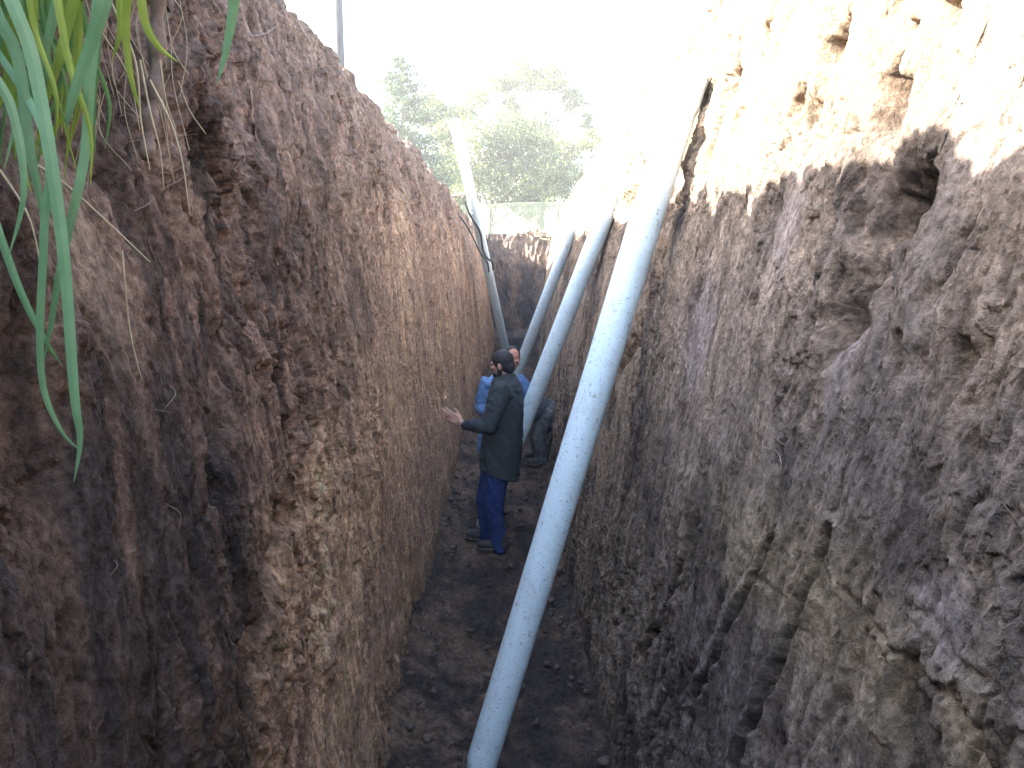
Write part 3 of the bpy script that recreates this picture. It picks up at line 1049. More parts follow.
def grass():
    r = random.Random(12)
    rt = empty('grass_clump', (-0.95, 1.3, 3.25)); tag(rt, 'long green grass blades hanging over the top left corner of the bank', 'grass')
    def blades(nm, lst, mat):
        for k, (w, Y, pts) in enumerate(lst):
            V, Fc = [], []
            wp = [P(x, y, Y + 0.02 * i) for i, (x, y) in enumerate(pts)]
            first = wp[0]
            second = wp[1]
            out_ = (first - second).normalized()
            mid = first + out_ * 0.12 + Vector((-0.01, 0.01, 0.03))
            root = mid + Vector((-0.10 - 0.08 * r.random(), 0.05, 0.22))
            blade_geo([root, mid] + wp, w * 0.9, V, Fc, r.uniform(.0, .35), r.uniform(0, 3))
            mesh_obj(nm, V, Fc, mat, rt, False)
    B = MAT_GRASS_BLUE
    blades('blade', [
        (0.020, 1.15, [(8, -10), (35, 70), (62, 240), (74, 390), (80, 440), (74, 482)]),
        (0.016, 1.18, [(100, -20), (90, 80), (84, 160), (62, 260), (50, 330), (44, 360)]),
        (0.013, 1.22, [(-12, 200), (20, 290), (48, 345), (62, 365)]),
        (0.012, 1.20, [(44, 230), (40, 330), (44, 390), (62, 432), (82, 452)]),
        (0.020, 1.12, [(110, -20), (92, 40), (72, 100), (66, 130)]),
        (0.018, 1.17, [(-5, 10), (18, 60), (30, 150), (40, 200), (46, 250)]),
    ], B)
    blades('blade', [
        (0.016, 1.12, [(236, -30), (233, 10), (226, 50), (217, 85)]),
        (0.014, 1.2, [(60, -20), (45, 50), (20, 110), (4, 170)]),
        (0.015, 1.14, [(-15, 60), (12, 110), (24, 190), (8, 260)]),
        (0.012, 1.25, [(20, -20), (48, 60), (56, 110)]),
    ], B)
    blades('blade', [
        (0.016, 1.2, [(80, -30), (64, 40), (50, 90), (36, 130)]),
        (0.012, 1.16, [(130, -30), (126, 20), (128, 60), (134, 90), (140, 110)]),
        (0.013, 1.15, [(138, -20), (146, 25), (160, 48), (178, 62)]),
        (0.018, 1.28, [(30, -30), (16, 30), (4, 90), (-10, 130)]),
        (0.014, 1.22, [(70, -30), (78, 20), (74, 80), (60, 120), (30, 170)]),
        (0.014, 1.25, [(0, 20), (10, 80), (16, 140), (30, 190)]),
        (0.012, 1.2, [(118, -25), (120, 30), (112, 60)]),
    ], MAT_GRASS_Y)
    lst = []
    for k in range(44):
        x = r.uniform(-20, 105); y0 = -30 + r.uniform(0, 30); dx = r.uniform(-45, 45); ln = r.uniform(60, 230)
        lst.append((r.uniform(0.004, 0.011), r.uniform(1.15, 1.5), [(x, y0), (x + dx * .3, y0 + ln * .35), (x + dx * .8, y0 + ln * .7), (x + dx + r.uniform(-14, 14), y0 + ln)]))
    blades('blade', lst[:26], MAT_GRASS)
    blades('blade', lst[26:], MAT_GRASS_Y)
    # dry straws: part of the same clump
    V, Fc = [], []
    for (Y, w, pts) in [(1.35, .0026, [(110, 0), (135, 60), (141, 120), (150, 170)]), (1.3, .0022, [(150, 80), (170, 120), (182, 160), (190, 215)]),
                        (1.3, .003, [(20, 155), (60, 180), (100, 215), (150, 262)]), (1.35, .002, [(100, 30), (128, 75), (140, 130)]),
                        (1.4, .0022, [(160, 60), (166, 100), (176, 130)]), (1.3, .0026, [(0, 170), (30, 220), (45, 290)]), (1.32, .002, [(140, 60), (150, 110), (160, 150), (164, 190)]),
                        (1.4, .002, [(122, 250), (130, 330), (142, 380)])]:
        wp = [P(x, y, Y) for x, y in pts]
        c = bez(wp, 8)
        v, f = tube_np(c, [w * (1 - .7 * i / len(c)) for i in range(len(c))], 5)
        b0 = len(V); V.extend(v); Fc.extend([tuple(i + b0 for i in q) for q in f])
    for k in range(34):
        x = r.uniform(50, 180); y = r.uniform(-10, 90); Y = 1.45 + r.random() * .25
        wp = [P(x, y, Y), P(x + r.uniform(-8, 14), y + r.uniform(20, 50), Y), P(x + r.uniform(-10, 30), y + r.uniform(50, 110), Y)]
        c = bez(wp, 6)
        v, f = tube_np(c, [.0008] * len(c), 4)
        b0 = len(V); V.extend(v); Fc.extend([tuple(i + b0 for i in q) for q in f])
    o = mesh_obj('dry_straw', V, Fc, MAT_STRAW, rt)
    o['label'] = 'dry pale straws hanging among the green blades'


grass()

# woody root stub and rootlets sticking out of the left bank
MAT_RL = noisy_material('fine_root', (0.16, 0.12, 0.09), (0.30, 0.24, 0.18), 20, 0.8)
MAT_ROOT = noisy_material('root_bark', (0.10, 0.07, 0.055), (0.22, 0.16, 0.12), 40, 0.85, 0.003)
c = bez([P(158, -30, 1.45), P(157, 40, 1.46), P(155, 90, 1.45), P(149, 125, 1.44), P(147, 160, 1.43)], 8)
o = tube_obj('root', c, [0.016 * (0.9 + 0.25 * math.sin(i * .9)) * (1 - 0.3 * i / len(c)) for i in range(len(c))], MAT_ROOT, None, 10)
tag(o, 'thick brown root stub hanging down the bank right of the grass', 'root')


def surf(side, px, py, outw=0.01):
    """point just in front of the real (rough) wall surface"""
    X, Y_, Z_ = (XL, YLw, ZLw) if side < 0 else (XR, YRw, ZRw)
    y0, z0 = wall_hit(px, py, side)
    i = int(np.argmin(np.abs(YC - y0)))
    j = int(np.argmin(np.abs(Z_[i, :NR] - z0)))
    return Vector((X[i, j] - side * outw, Y_[i, j], Z_[i, j]))


def rootlets(side, lst, label, mat=MAT_RL):
    V, Fc = [], []
    for pts, w in lst:
        wp = [surf(side, x, y, 0.015 if 0 < i < len(pts) - 1 else 0.002) for i, (x, y) in enumerate(pts)]
        c = bez(wp, 6)
        v, f = tube_np(c, [w] * len(c), 5)
        b0 = len(V); V.extend(v); Fc.extend([tuple(i + b0 for i in q) for q in f])
    o = mesh_obj('rootlets', V, Fc, mat)
    tag(o, label, 'roots', kind='stuff')


rr = random.Random(9)
lst = []
for k in range(70):
    x = rr.uniform(110, 440); y = rr.uniform(10, 700) if k % 2 else rr.uniform(0, 250)
    if y < (x - 280) * 1.2 + 20: continue
    dx, dy = rr.uniform(-12, 12), rr.uniform(4, 30)
    lst.append(([(x, y), (x + dx * .6, y + dy * .4), (x + dx, y + dy)], rr.uniform(.0005, .0010)))
lst.append(([(236, 32), (245, 36), (256, 33), (263, 27)], .002))
rootlets(-1, lst, 'fine pale rootlets poking out of the left bank')
lst = [([(768, 440), (776, 446), (783, 452), (790, 462)], .0014), ([(772, 452), (770, 456), (768, 462)], .0012), ([(730, 388), (750, 412), (790, 445)], .0008)]
for k in range(22):
    x = rr.uniform(650, 1020); y = rr.uniform(200, 740)
    dx, dy = rr.uniform(-14, 14), rr.uniform(4, 22)
    lst.append(([(x, y), (x + dx * .6, y + dy * .4), (x + dx, y + dy)], rr.uniform(.0004, .0008)))
rootlets(1, lst, 'fine pale rootlets poking out of the right bank')

# ------------------------------------------------------------------ people
def capsule(V, Fc, pts, radii, n=16, squash=None, sq_dir=None):
    """closed tapered tube with round ends along points; squash = (a,b) section factors along (x-ish, y-ish)"""
    pts = [Vector(p) for p in pts]
    P0, P1 = pts[0], pts[-1]
    d0 = (pts[1] - pts[0]).normalized(); d1 = (pts[-1] - pts[-2]).normalized()
    path, rad = [], []
    for k in range(4, 0, -1):
        a = k / 4 * math.pi / 2 * 0.98
        path.append(P0 - d0 * radii[0] * math.sin(a)); rad.append(radii[0] * math.cos(a))
    for p, r_ in zip(pts, radii):
        path.append(p); rad.append(r_)
    for k in range(1, 5):
        a = k / 4 * math.pi / 2 * 0.98
        path.append(P1 + d1 * radii[-1] * math.sin(a)); rad.append(radii[-1] * math.cos(a))
    v, f = tube_np(path, rad, n)
    if squash:
        vv = []
        for i, p in enumerate(v):
            c = path[i // n]; q = Vector(p) - c
            ax = Vector(sq_dir[0]).normalized(); ay = Vector(sq_dir[1]).normalized()
            q = q + ax * (q.dot(ax) * (squash[0] - 1)) + ay * (q.dot(ay) * (squash[1] - 1))
            vv.append(tuple(c + q))
        v = vv
    b0 = len(V); V.extend(v); Fc.extend([tuple(i + b0 for i in q) for q in f])
    m = len(path)
    Fc.append(tuple(b0 + i for i in range(n))[::-1]); Fc.append(tuple(b0 + (m - 1) * n + i for i in range(n)))


def ellipsoid(V, Fc, c, M, r):
    b0 = len(V)
    for v in ICO_V:
        V.append(tuple(Vector(c) + M @ Vector((v[0] * r[0], v[1] * r[1], v[2] * r[2]))))
    Fc.extend([tuple(int(i) + b0 for i in f) for f in ICO_F])


def fuse(name, V, Fc, voxel, mat, parent, smooth_it=4, wrinkle=0.0, wscale=14.0, cut=None, seed=0):
    me = bpy.data.meshes.new(name + '_raw'); me.from_pydata(V, [], Fc)
    ob = bpy.data.objects.new(name + '_raw', me); COL.objects.link(ob)
    md = ob.modifiers.new('r', 'REMESH'); md.mode = 'VOXEL'; md.voxel_size = voxel
    sm = ob.modifiers.new('s', 'SMOOTH'); sm.iterations = smooth_it; sm.factor = 0.5
    dg = bpy.context.evaluated_depsgraph_get(); dg.update()
    out = bpy.data.meshes.new_from_object(ob.evaluated_get(dg))
    bpy.data.objects.remove(ob); bpy.data.meshes.remove(me)
    out.name = name
    if wrinkle:
        for v in out.vertices:
            q = v.co * wscale + Vector((seed, 0, 0))
            n1 = mnoise.noise(Vector((q.x + 0.6 * q.z, q.y, q.z * 0.55 + 0.4 * q.x)))
            n2 = mnoise.noise(q * 2.3)
            v.co += v.normal * wrinkle * ((1 - abs(n1) * 2.5) * 0.8 + 0.5 * n2)
    if cut:
        bm = bmesh.new(); bm.from_mesh(out)
        for (co, no) in cut:
            bmesh.ops.bisect_plane(bm, geom=bm.verts[:] + bm.edges[:] + bm.faces[:], plane_co=co, plane_no=no, clear_outer=True)
            ed = [e for e in bm.edges if e.is_boundary]
            if ed: bmesh.ops.holes_fill(bm, edges=ed)
        bm.to_mesh(out); bm.free()
    return link_mesh(name, out, mat, parent)


def frame(fwd, up=(0, 0, 1), roll=0.0):
    """columns: right(of the figure), forward, up"""
    f = Vector(fwd).normalized(); u = Vector(up)
    r_ = f.cross(u).normalized(); u = r_.cross(f).normalized()
    M = Matrix((r_, f, u)).transposed()
    return M @ Matrix.Rotation(roll, 3, 'Y')


def head(V, Fc, c, M, s=1.0):
    def E(off, r):
        ellipsoid(V, Fc, Vector(c) + M @ (Vector(off) * s), M, [q * s for q in r])
    E((0, -0.008, 0.025), (0.076, 0.093, 0.092))      # skull
    E((0, 0.025, -0.045), (0.056, 0.062, 0.062))      # jaw / cheeks
    E((0, 0.062, -0.088), (0.026, 0.022, 0.020))      # chin
    E((0, 0.080, 0.028), (0.055, 0.014, 0.011))       # brow
    E((0, 0.100, -0.012), (0.012, 0.017, 0.016))      # nose tip
    E((0, 0.092, 0.006), (0.009, 0.014, 0.026))       # nose bridge
    E((0, 0.082, -0.052), (0.024, 0.011, 0.006))      # upper lip
    E((0, 0.080, -0.063), (0.021, 0.011, 0.007))      # lower lip
    for sx in (-1, 1):
        E((sx * 0.042, 0.068, -0.015), (0.020, 0.018, 0.018))   # cheekbone
        E((sx * 0.079, -0.005, -0.010), (0.010, 0.020, 0.032))  # ear


def eyes(c, M, parent, s=1.0):
    for sx in (-1, 1):
        V, Fc = [], []
        ellipsoid(V, Fc, Vector(c) + M @ (Vector((sx * 0.030, 0.079, 0.008)) * s), M, (0.011 * s, 0.007 * s, 0.006 * s))
        mesh_obj('eye', V, Fc, MAT_EYE, parent)


def hand(V, Fc, wrist, M, side, curl, s=1.0, point=()):
    """M: columns = thumb-side, finger direction, back of hand"""
    wrist = Vector(wrist)
    def T(p): return wrist + M @ (Vector(p) * s)
    capsule(V, Fc, [T((0, -0.03, 0)), T((0, 0.01, 0))], [0.026 * s, 0.027 * s], 12)
    for k, x in enumerate((0.030, 0.010, -0.010, -0.029)):
        capsule(V, Fc, [T((x * 0.6, 0.01, 0)), T((x, 0.085 - 0.006 * abs(k - 1), 0))], [0.015 * s, 0.012 * s], 10)
        ln = (0.044, 0.050, 0.046, 0.036)[k]
        cu = 0.12 if k in point else curl
        a = cu; p = Vector((x, 0.085 - 0.006 * abs(k - 1), 0)); q = [T(p)]
        for j in range(3):
            l = ln * (1, .62, .5)[j]
            p = p + Vector((x * 0.06, math.cos(a) * l, -math.sin(a) * l)); q.append(T(p)); a += cu * 0.9
        capsule(V, Fc, q, [0.0098 * s, 0.009 * s, 0.0083 * s, 0.0072 * s], 10)
    q = [T((0.020, 0.015, -0.006)), T((0.046, 0.045, -0.014)), T((0.060, 0.075, -0.018)), T((0.066, 0.102, -0.022))]
    capsule(V, Fc, q, [0.016 * s, 0.0125 * s, 0.0105 * s, 0.009 * s], 10)


MAT_SKIN = noisy_material('skin', (0.40, 0.22, 0.16), (0.48, 0.28, 0.20), 12, 0.5)
MAT_SKIN_RED = noisy_material('ruddy_skin', (0.42, 0.17, 0.12), (0.50, 0.24, 0.17), 12, 0.5)
MAT_EYE = noisy_material('eye_dark', (0.04, 0.03, 0.03), (0.06, 0.05, 0.05), 12, 0.3)
MAT_COAT = noisy_material('dark_green_grey_coat', (0.024, 0.030, 0.034), (0.042, 0.050, 0.054), 18, 0.9, 0.003)
MAT_DENIM = noisy_material('blue_denim', (0.009, 0.022, 0.10), (0.018, 0.044, 0.17), 22, 0.9, 0.003)
MAT_SHIRT = noisy_material('blue_work_shirt', (0.08, 0.16, 0.33), (0.14, 0.24, 0.42), 12, 0.85, 0.002)
MAT_DARKTR = noisy_material('dark_grey_trousers', (0.05, 0.05, 0.055), (0.12, 0.115, 0.12), 14, 0.9, 0.003)
MAT_HAIR = noisy_material('black_hair', (0.010, 0.009, 0.010), (0.025, 0.02, 0.02), 60, 0.7, 0.003)
MAT_SHOE = noisy_material('dusty_black_shoe', (0.015, 0.014, 0.014), (0.06, 0.05, 0.045), 20, 0.7, 0.002)
MAT_SOLE = noisy_material('shoe_sole', (0.05, 0.045, 0.04), (0.10, 0.09, 0.08), 20, 0.8)
MAT_KNIT = noisy_material('dark_knit_sleeve', (0.014, 0.018, 0.026), (0.028, 0.034, 0.045), 30, 0.9, 0.003)


def shoe(parent, heel, toe, mat=None, z0=0.0):
    heel = Vector(heel); toe = Vector(toe)
    heel.z = toe.z = z0 + 0.045
    d = (toe - heel).normalized(); s = Vector((-d.y, d.x, 0))
    V, Fc = [], []
    capsule(V, Fc, [heel + d * 0.03, heel + d * 0.10, toe - d * 0.11, toe - d * 0.045], [0.042, 0.040, 0.046, 0.036], 14)
    capsule(V, Fc, [heel + d * 0.05 + Vector((0, 0, 0.0)), heel + d * 0.05 + Vector((0, 0, 0.075))], [0.046, 0.044], 14)
    capsule(V, Fc, [heel + d * 0.07 + Vector((0, 0, 0.05)), toe - d * 0.10 + Vector((0, 0, 0.012))], [0.036, 0.032], 14)
    o = fuse('shoe', V, Fc, 0.008, mat or MAT_SHOE, parent, 3)
    V, Fc = [], []
    n = 24
    for zz, k in ((0.0, .98), (0.022, 1.0)):
        for i in range(n):
            a = 2 * math.pi * i / n
            L_ = (toe - heel).length
            u = 0.5 * L_ * math.cos(a); w = 0.046 * math.sin(a) * (1.0 + 0.15 * math.cos(a)) * (abs(math.sin(a)) ** -0.25 if abs(math.sin(a)) > .05 else 1)
            p = (heel + toe) * 0.5 + d * u * k + s * w * k
            V.append((p.x, p.y, z0 + zz))
    for i in range(n):
        Fc.append((i, (i + 1) % n, n + (i + 1) % n, n + i))
    Fc.append(tuple(range(n))[::-1]); Fc.append(tuple(range(n, 2 * n)))
    so = mesh_obj('sole', V, Fc, MAT_SOLE, None)
    so.parent = o
    so.matrix_parent_inverse = Matrix.Identity(4)
    so.location = (0, 0, 0)
    so.matrix_parent_inverse = (Matrix.Translation(-parent.location)).inverted() @ Matrix.Translation(-parent.location)
    return o


# ---- first man : dark coat, pointing at the left bank
def man_in_coat():
    Y0 = 6.6
    def J(px, py, dy=0.0): return P(px, py, Y0 + dy)
    rt = empty('person', (J(495, 555).x, Y0, 0.02))
    tag(rt, 'person in a long dark coat and blue jeans pointing at the left bank', 'person')
    hc = J(502, 364.5)
    fw = Vector((-0.90, 0.35, -0.16))
    M = frame(fw)
    neck = J(507, 378); chest = J(506, 400); belly = J(503, 430); hip = J(495, 462)
    shN, shF = J(502, 391, -0.19), J(504, 389, 0.20)
    elN = J(488, 427, -0.24); wrN = J(466, 425, -0.22)
    elF = J(499, 422, 0.25); wrF = J(496, 438, 0.16)
    kN, aN = J(494, 506, -0.10), J(499, 546, -0.10)
    kF, aF = J(485, 500, 0.10), J(489, 541, 0.12)
    hN, hF = J(498, 468, -0.08), J(494, 467, 0.08)
    # body (skin)
    V, Fc = [], []
    head(V, Fc, hc, M)
    capsule(V, Fc, [hc + Vector((0.02, 0, -0.06)), neck, chest], [0.056, 0.058, 0.12])
    capsule(V, Fc, [chest, belly, hip], [0.13, 0.12, 0.13])
    for sh, el, wr in ((shN, elN, wrN), (shF, elF, wrF)):
        capsule(V, Fc, [chest, sh, el, wr], [0.09, 0.055, 0.042, 0.029])
    for h_, k_, a_ in ((hN, kN, aN), (hF, kF, aF)):
        capsule(V, Fc, [hip, h_, k_, a_], [0.10, 0.085, 0.056, 0.040])
        capsule(V, Fc, [a_ + Vector((0, 0, -.03)), a_ + Vector((-.12, 0.02, -.05))], [0.036, 0.028])
    fd = (wrN - elN); fd.z += 0.09; fd = fd.normalized()
    # pointing hand: fingers towards the bank, palm turned to the camera/right
    back = Vector((0.25, 0.9, -0.25)); tside = fd.cross(back).normalized()
    if tside.z < 0: tside = -tside
    back = (tside.cross(fd)).normalized()
    Mh = Matrix((tside, fd, back)).transposed()
    hand(V, Fc, wrN + fd * 0.045, Mh, 1, 0.42, 1.05, point=(0, 1))
    bk2 = Vector((0.3, 0.2, 1)); f2 = (wrF - elF).normalized(); t2 = f2.cross(bk2).normalized(); b2 = t2.cross(f2).normalized()
    hand(V, Fc, wrF + f2 * 0.04, Matrix((t2, f2, b2)).transposed(), -1, 0.5)
    fuse('body', V, Fc, 0.0055, MAT_SKIN, rt, 2)
    eyes(hc, M, rt)
    # hair like a close cap
    V, Fc = [], []
    ellipsoid(V, Fc, hc + M @ Vector((0, -0.016, 0.034)), M, (0.086, 0.100, 0.096))
    ellipsoid(V, Fc, hc + M @ Vector((0, -0.055, -0.02)), M, (0.070, 0.060, 0.075))
    fuse('hair', V, Fc, 0.006, MAT_HAIR, rt, 2, 0.003, 40, cut=[(hc + M @ Vector((0, 0.058, 0.03)), M @ Vector((0, 1.0, -0.55)).normalized())])
    V, Fc = [], []
    ellipsoid(V, Fc, hc + M @ Vector((0, 0.046, -0.082)), M, (0.050, 0.052, 0.034))
    ellipsoid(V, Fc, hc + M @ Vector((0.045, 0.012, -0.05)), M, (0.018, 0.026, 0.040))
    ellipsoid(V, Fc, hc + M @ Vector((-0.045, 0.012, -0.05)), M, (0.018, 0.026, 0.040))
    fuse('beard', V, Fc, 0.006, MAT_HAIR, rt, 2, 0.002, 50)
    # coat
    V, Fc = [], []
    ax = ((1, 0, 0), (0, 1, 0))
    hemc = J(497.5, 470)
    capsule(V, Fc, [J(506, 388), J(505.5, 402), J(504, 420), J(502, 442), J(500, 462), J(498.5, 486)], [0.135, 0.168, 0.174, 0.178, 0.182, 0.180], 24, (0.98, 1.08), ax)
    capsule(V, Fc, [J(509, 380), J(506, 392)], [0.075, 0.13], 16)
    for sh, el in ((shN, elN), (shF, elF)):
        capsule(V, Fc, [J(505, 393), sh, sh.lerp(el, .5), el], [0.10, 0.088, 0.076, 0.066], 16)
    capsule(V, Fc, [elN, elN.lerp(wrN, 0.35)], [0.068, 0.060], 16)
    capsule(V, Fc, [elF, elF.lerp(wrF, 0.8)], [0.066, 0.052], 16)
    fuse('coat', V, Fc, 0.011, MAT_COAT, rt, 4, 0.010, 13, cut=[(J(474, 463), Vector((-0.36, 0, -0.93)).normalized())], seed=4)
    # hem panel: open lower edge hanging lower at the back
    V, Fc = [], []
    capsule(V, Fc, [J(512, 383, 0.0), J(515, 389, 0.0), J(513, 397, 0)], [0.060, 0.070, 0.05], 16, (1.0, 1.7), ax)
    capsule(V, Fc, [J(503, 380, -0.07), J(511, 378.5, -0.03), J(516, 383, 0.04), J(511, 381, 0.1)], [0.028, 0.032, 0.034, 0.03], 12)
    fuse('hood', V, Fc, 0.009, MAT_COAT, rt, 3, 0.006, 22)
    V, Fc = [], []
    capsule(V, Fc, [elN.lerp(wrN, 0.2), elN.lerp(wrN, 0.6), wrN + (elN - wrN) * -0.02], [0.056, 0.050, 0.042], 16)
    fuse('cuff_sleeve', V, Fc, 0.008, MAT_KNIT, rt, 3, 0.006, 24)
    # jeans
    V, Fc = [], []
    capsule(V, Fc, [J(498, 452), J(497, 466)], [0.13, 0.125], 18)
    capsule(V, Fc, [hN, hN.lerp(kN, .5), kN, kN.lerp(aN, .5), aN + Vector((0, 0, -.01))], [0.104, 0.094, 0.080, 0.074, 0.070], 18)
    capsule(V, Fc, [hF, hF.lerp(kF, .5), kF, kF.lerp(aF, .5), aF + Vector((0, 0, -.01))], [0.102, 0.092, 0.078, 0.072, 0.068], 18)
    fuse('jeans', V, Fc, 0.010, MAT_DENIM, rt, 3, 0.008, 17)
    shoe(rt, (aN.x + 0.085, Y0 - 0.12, 0), (aN.x - 0.20, Y0 - 0.10, 0), z0=0.025)
    shoe(rt, (aF.x + 0.06, Y0 + 0.12, 0), (aF.x - 0.22, Y0 + 0.17, 0), z0=0.02)


man_in_coat()


# ---- second man : blue shirt, facing the camera behind the first
def man_in_blue():
    Y0 = 7.55
    def J(px, py, dy=0.0): return P(px, py, Y0 + dy)
    rt = empty('person', (J(495, 515).x, Y0, 0.02))
    tag(rt, 'person in a blue shirt with a ruddy face, behind the one in the dark coat', 'person')
    hc = J(512, 359, -0.04)
    M = frame(Vector((0.28, -0.88, -0.42)))
    chest = J(501, 392); belly = J(497, 425); hip = J(494, 448)
    shL, shR = J(485.5, 384), J(522, 382)
    elL, wrL = J(480.5, 407, -0.02), J(493, 418, -0.16)
    elR, wrR = J(530, 397, 0.0), J(537.5, 388, -0.20)
    kL, aL = J(488, 480, -0.05), J(487, 510)
    kR, aR = J(498, 480, -0.05), J(498, 510)
    V, Fc = [], []
    head(V, Fc, hc, M)
    capsule(V, Fc, [hc + Vector((-0.01, 0.03, -0.05)), J(504, 376), chest], [0.056, 0.058, 0.12])
    capsule(V, Fc, [chest, belly, hip], [0.13, 0.12, 0.13])
    for sh, el, wr in ((shL, elL, wrL), (shR, elR, wrR)):
        capsule(V, Fc, [chest, sh, el, wr], [0.09, 0.052, 0.042, 0.029])
        f2 = (wr - el).normalized(); bk = Vector((0.3, 0.9, 0.2)); t2 = f2.cross(bk).normalized(); b2 = t2.cross(f2).normalized()
        hand(V, Fc, wr + f2 * 0.04, Matrix((t2, f2, b2)).transposed(), 1, 0.5)
    for k_, a_, px in ((kL, aL, 489), (kR, aR, 498)):
        capsule(V, Fc, [J(px, 450), k_, a_], [0.09, 0.056, 0.04])
        capsule(V, Fc, [a_ + Vector((0, 0, -.03)), a_ + Vector((0, -.10, -.045))], [0.034, 0.028])
    fuse('body', V, Fc, 0.0055, MAT_SKIN_RED, rt, 2)
    eyes(hc, M, rt)
    V, Fc = [], []
    ellipsoid(V, Fc, hc + M @ Vector((0, -0.022, 0.034)), M, (0.084, 0.092, 0.090))
    ellipsoid(V, Fc, hc + M @ Vector((0, -0.04, -0.02)), M, (0.082, 0.060, 0.07))
    fuse('hair', V, Fc, 0.006, MAT_HAIR, rt, 2, 0.003, 40, cut=[(hc + M @ Vector((0, 0.030, 0.06)), M @ Vector((0, 0.8, 0.6)).normalized())])
    V, Fc = [], []
    ax = ((1, 0, 0), (0, 1, 0))
    capsule(V, Fc, [J(501.5, 386), J(500, 400), J(498, 425), J(495, 446)], [0.135, 0.155, 0.155, 0.165], 22, (1.1, 0.8), ax)
    capsule(V, Fc, [J(505, 377), J(502, 388)], [0.066, 0.11], 16)
    capsule(V, Fc, [J(500, 387), shL, shL.lerp(elL, .5), elL, elL.lerp(wrL, .8)], [0.09, 0.078, 0.068, 0.060, 0.048], 16)
    capsule(V, Fc, [J(503, 387), shR, shR.lerp(elR, .5), elR, elR.lerp(wrR, .75)], [0.09, 0.076, 0.066, 0.060, 0.048], 16)
    fuse('shirt', V, Fc, 0.010, MAT_SHIRT, rt, 3, 0.009, 15, seed=9)
    V, Fc = [], []
    capsule(V, Fc, [J(494, 442), J(494, 455)], [0.145, 0.14], 16)
    capsule(V, Fc, [J(489, 455), kL, aL + Vector((0, 0, .0))], [0.10, 0.075, 0.065], 16)
    capsule(V, Fc, [J(498, 455), kR, aR + Vector((0, 0, .0))], [0.10, 0.075, 0.065], 16)
    fuse('trousers', V, Fc, 0.011, MAT_DARKTR, rt, 3, 0.008, 17)
    shoe(rt, (aL.x, Y0 + .06, 0), (aL.x - .02, Y0 - .2, 0), z0=0.02)
    shoe(rt, (aR.x, Y0 + .06, 0), (aR.x + .02, Y0 - .2, 0), z0=0.02)


man_in_blue()


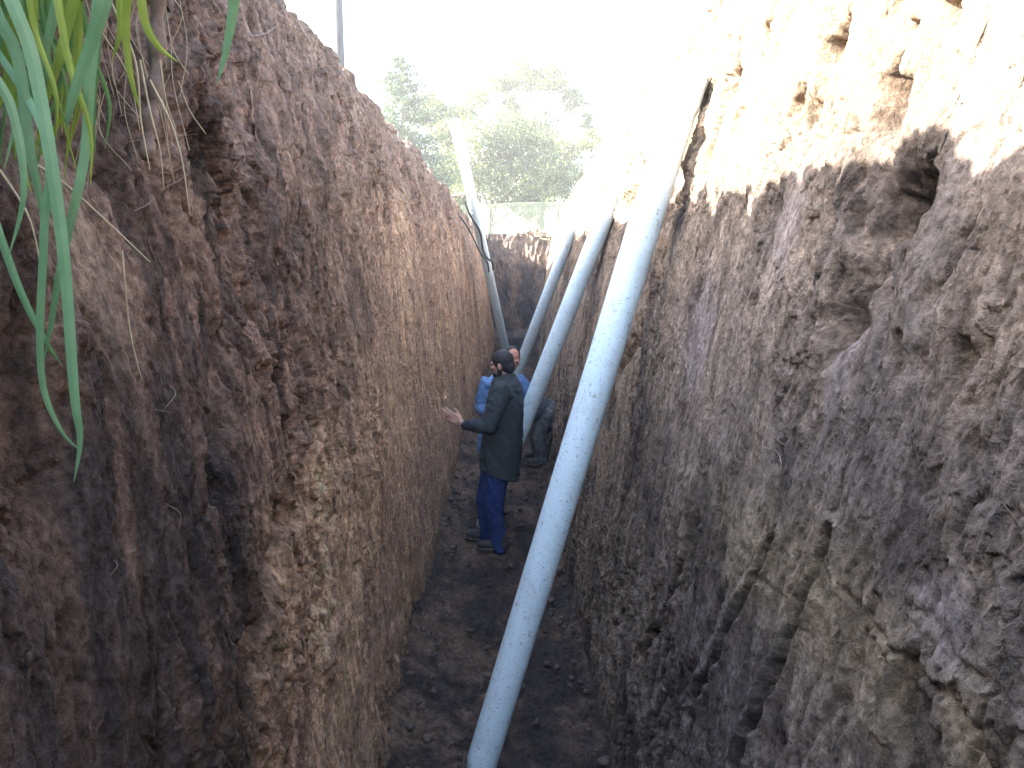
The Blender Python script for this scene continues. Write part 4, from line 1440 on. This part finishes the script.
# ---- third man : stooping behind the second pipe, only hip and leg show
def man_stooping():
    Y0 = 9.35
    def J(px, py, dy=0.0): return P(px, py, Y0 + dy)
    rt = empty('person', (J(541, 470).x, Y0, 0.02))
    tag(rt, 'stooping person in dark grey clothes, half hidden behind the pipe, one leg showing', 'person')
    hip = J(548, 412); chest = J(523, 404, 0.02); hc = J(505, 412, 0.0)
    M = frame(Vector((-0.7, -0.3, -0.6)))
    kN, aN = J(538.5, 438, -0.10), J(543, 461, -0.08)
    kF, aF = J(536, 436, 0.16), J(540, 460, 0.16)
    hN, hF = J(549, 414, -0.09), J(547, 413, 0.10)
    shN, shF = J(519, 408, -0.18), J(519, 405, 0.20)
    elN, wrN = J(517, 428, -0.16), J(510, 442, -0.1)
    elF, wrF = J(516, 426, 0.2), J(508, 440, 0.14)
    V, Fc = [], []
    head(V, Fc, hc, M)
    capsule(V, Fc, [hc + Vector((0.04, 0, 0)), chest], [0.056, 0.10])
    capsule(V, Fc, [chest, hip], [0.125, 0.13])
    for sh, el, wr in ((shN, elN, wrN), (shF, elF, wrF)):
        capsule(V, Fc, [chest, sh, el, wr], [0.09, 0.052, 0.042, 0.029])
        f2 = (wr - el).normalized(); bk = Vector((0.9, 0.1, 0.2)); t2 = f2.cross(bk).normalized(); b2 = t2.cross(f2).normalized()
        hand(V, Fc, wr + f2 * 0.04, Matrix((t2, f2, b2)).transposed(), 1, 0.5)
    for h_, k_, a_ in ((hN, kN, aN), (hF, kF, aF)):
        capsule(V, Fc, [hip, h_, k_, a_], [0.10, 0.085, 0.056, 0.040])
        capsule(V, Fc, [a_ + Vector((0, 0, -.03)), a_ + Vector((-.10, 0, -.045))], [0.034, 0.028])
    fuse('body', V, Fc, 0.006, MAT_SKIN, rt, 2)
    eyes(hc, M, rt)
    V, Fc = [], []
    ellipsoid(V, Fc, hc + M @ Vector((0, -0.022, 0.034)), M, (0.084, 0.092, 0.090))
    fuse('hair', V, Fc, 0.007, MAT_HAIR, rt, 2, 0.003, 40)
    V, Fc = [], []
    capsule(V, Fc, [chest + Vector((-.03, 0, 0)), chest.lerp(hip, .5), hip.lerp(chest, .15)], [0.15, 0.16, 0.155], 20, (1, 1.2), ((1, 0, 0), (0, 1, 0)))
    for sh, el, wr in ((shN, elN, wrN), (shF, elF, wrF)):
        capsule(V, Fc, [chest, sh, el, el.lerp(wr, .8)], [0.10, 0.075, 0.06, 0.045], 16)
    fuse('jacket', V, Fc, 0.012, MAT_COAT, rt, 3, 0.010, 14)
    V, Fc = [], []
    capsule(V, Fc, [hip, hip + Vector((0.01, 0, -0.03))], [0.15, 0.14], 16)
    for h_, k_, a_ in ((hN, kN, aN), (hF, kF, aF)):
        capsule(V, Fc, [h_, h_.lerp(k_, .5), k_, k_.lerp(a_, .5), a_], [0.12, 0.10, 0.082, 0.075, 0.066], 16)
    fuse('trousers', V, Fc, 0.011, MAT_DARKTR, rt, 3, 0.013, 16, seed=3)
    shoe(rt, (aN.x + .07, Y0 - .08, 0), (aN.x - .21, Y0 - .12, 0), z0=0.02)
    shoe(rt, (aF.x + .07, Y0 + .16, 0), (aF.x - .2, Y0 + .16, 0), z0=0.02)


man_stooping()

# ------------------------------------------------------------------ added volume, washes out the trees in place of lens veil
def veil_box():
    me = bpy.data.meshes.new('veil_haze')
    bm = bmesh.new()
    bmesh.ops.create_cube(bm, size=1, matrix=Matrix.Translation((0, 40, 8.2)) @ Matrix.Diagonal((520, 560, 18.4, 1)))
    bm.to_mesh(me); bm.free()
    m = bpy.data.materials.new('veil_volume'); m.use_nodes = True
    nt = m.node_tree
    nt.nodes.remove(nt.nodes['Principled BSDF'])
    v = nt.nodes.new('ShaderNodeVolumePrincipled')
    v.inputs['Density'].default_value = 0.0029
    v.inputs['Color'].default_value = (0.97, 0.97, 0.93, 1)
    v.inputs['Anisotropy'].default_value = 0.3
    nt.links.new(v.outputs[0], nt.nodes['Material Output'].inputs['Volume'])
    o = link_mesh('veil_haze', me, m, None, False)
    tag(o, 'added pale volume around the trench and trees, standing in for lens veil', 'veil_haze', kind='stuff')


veil_box()
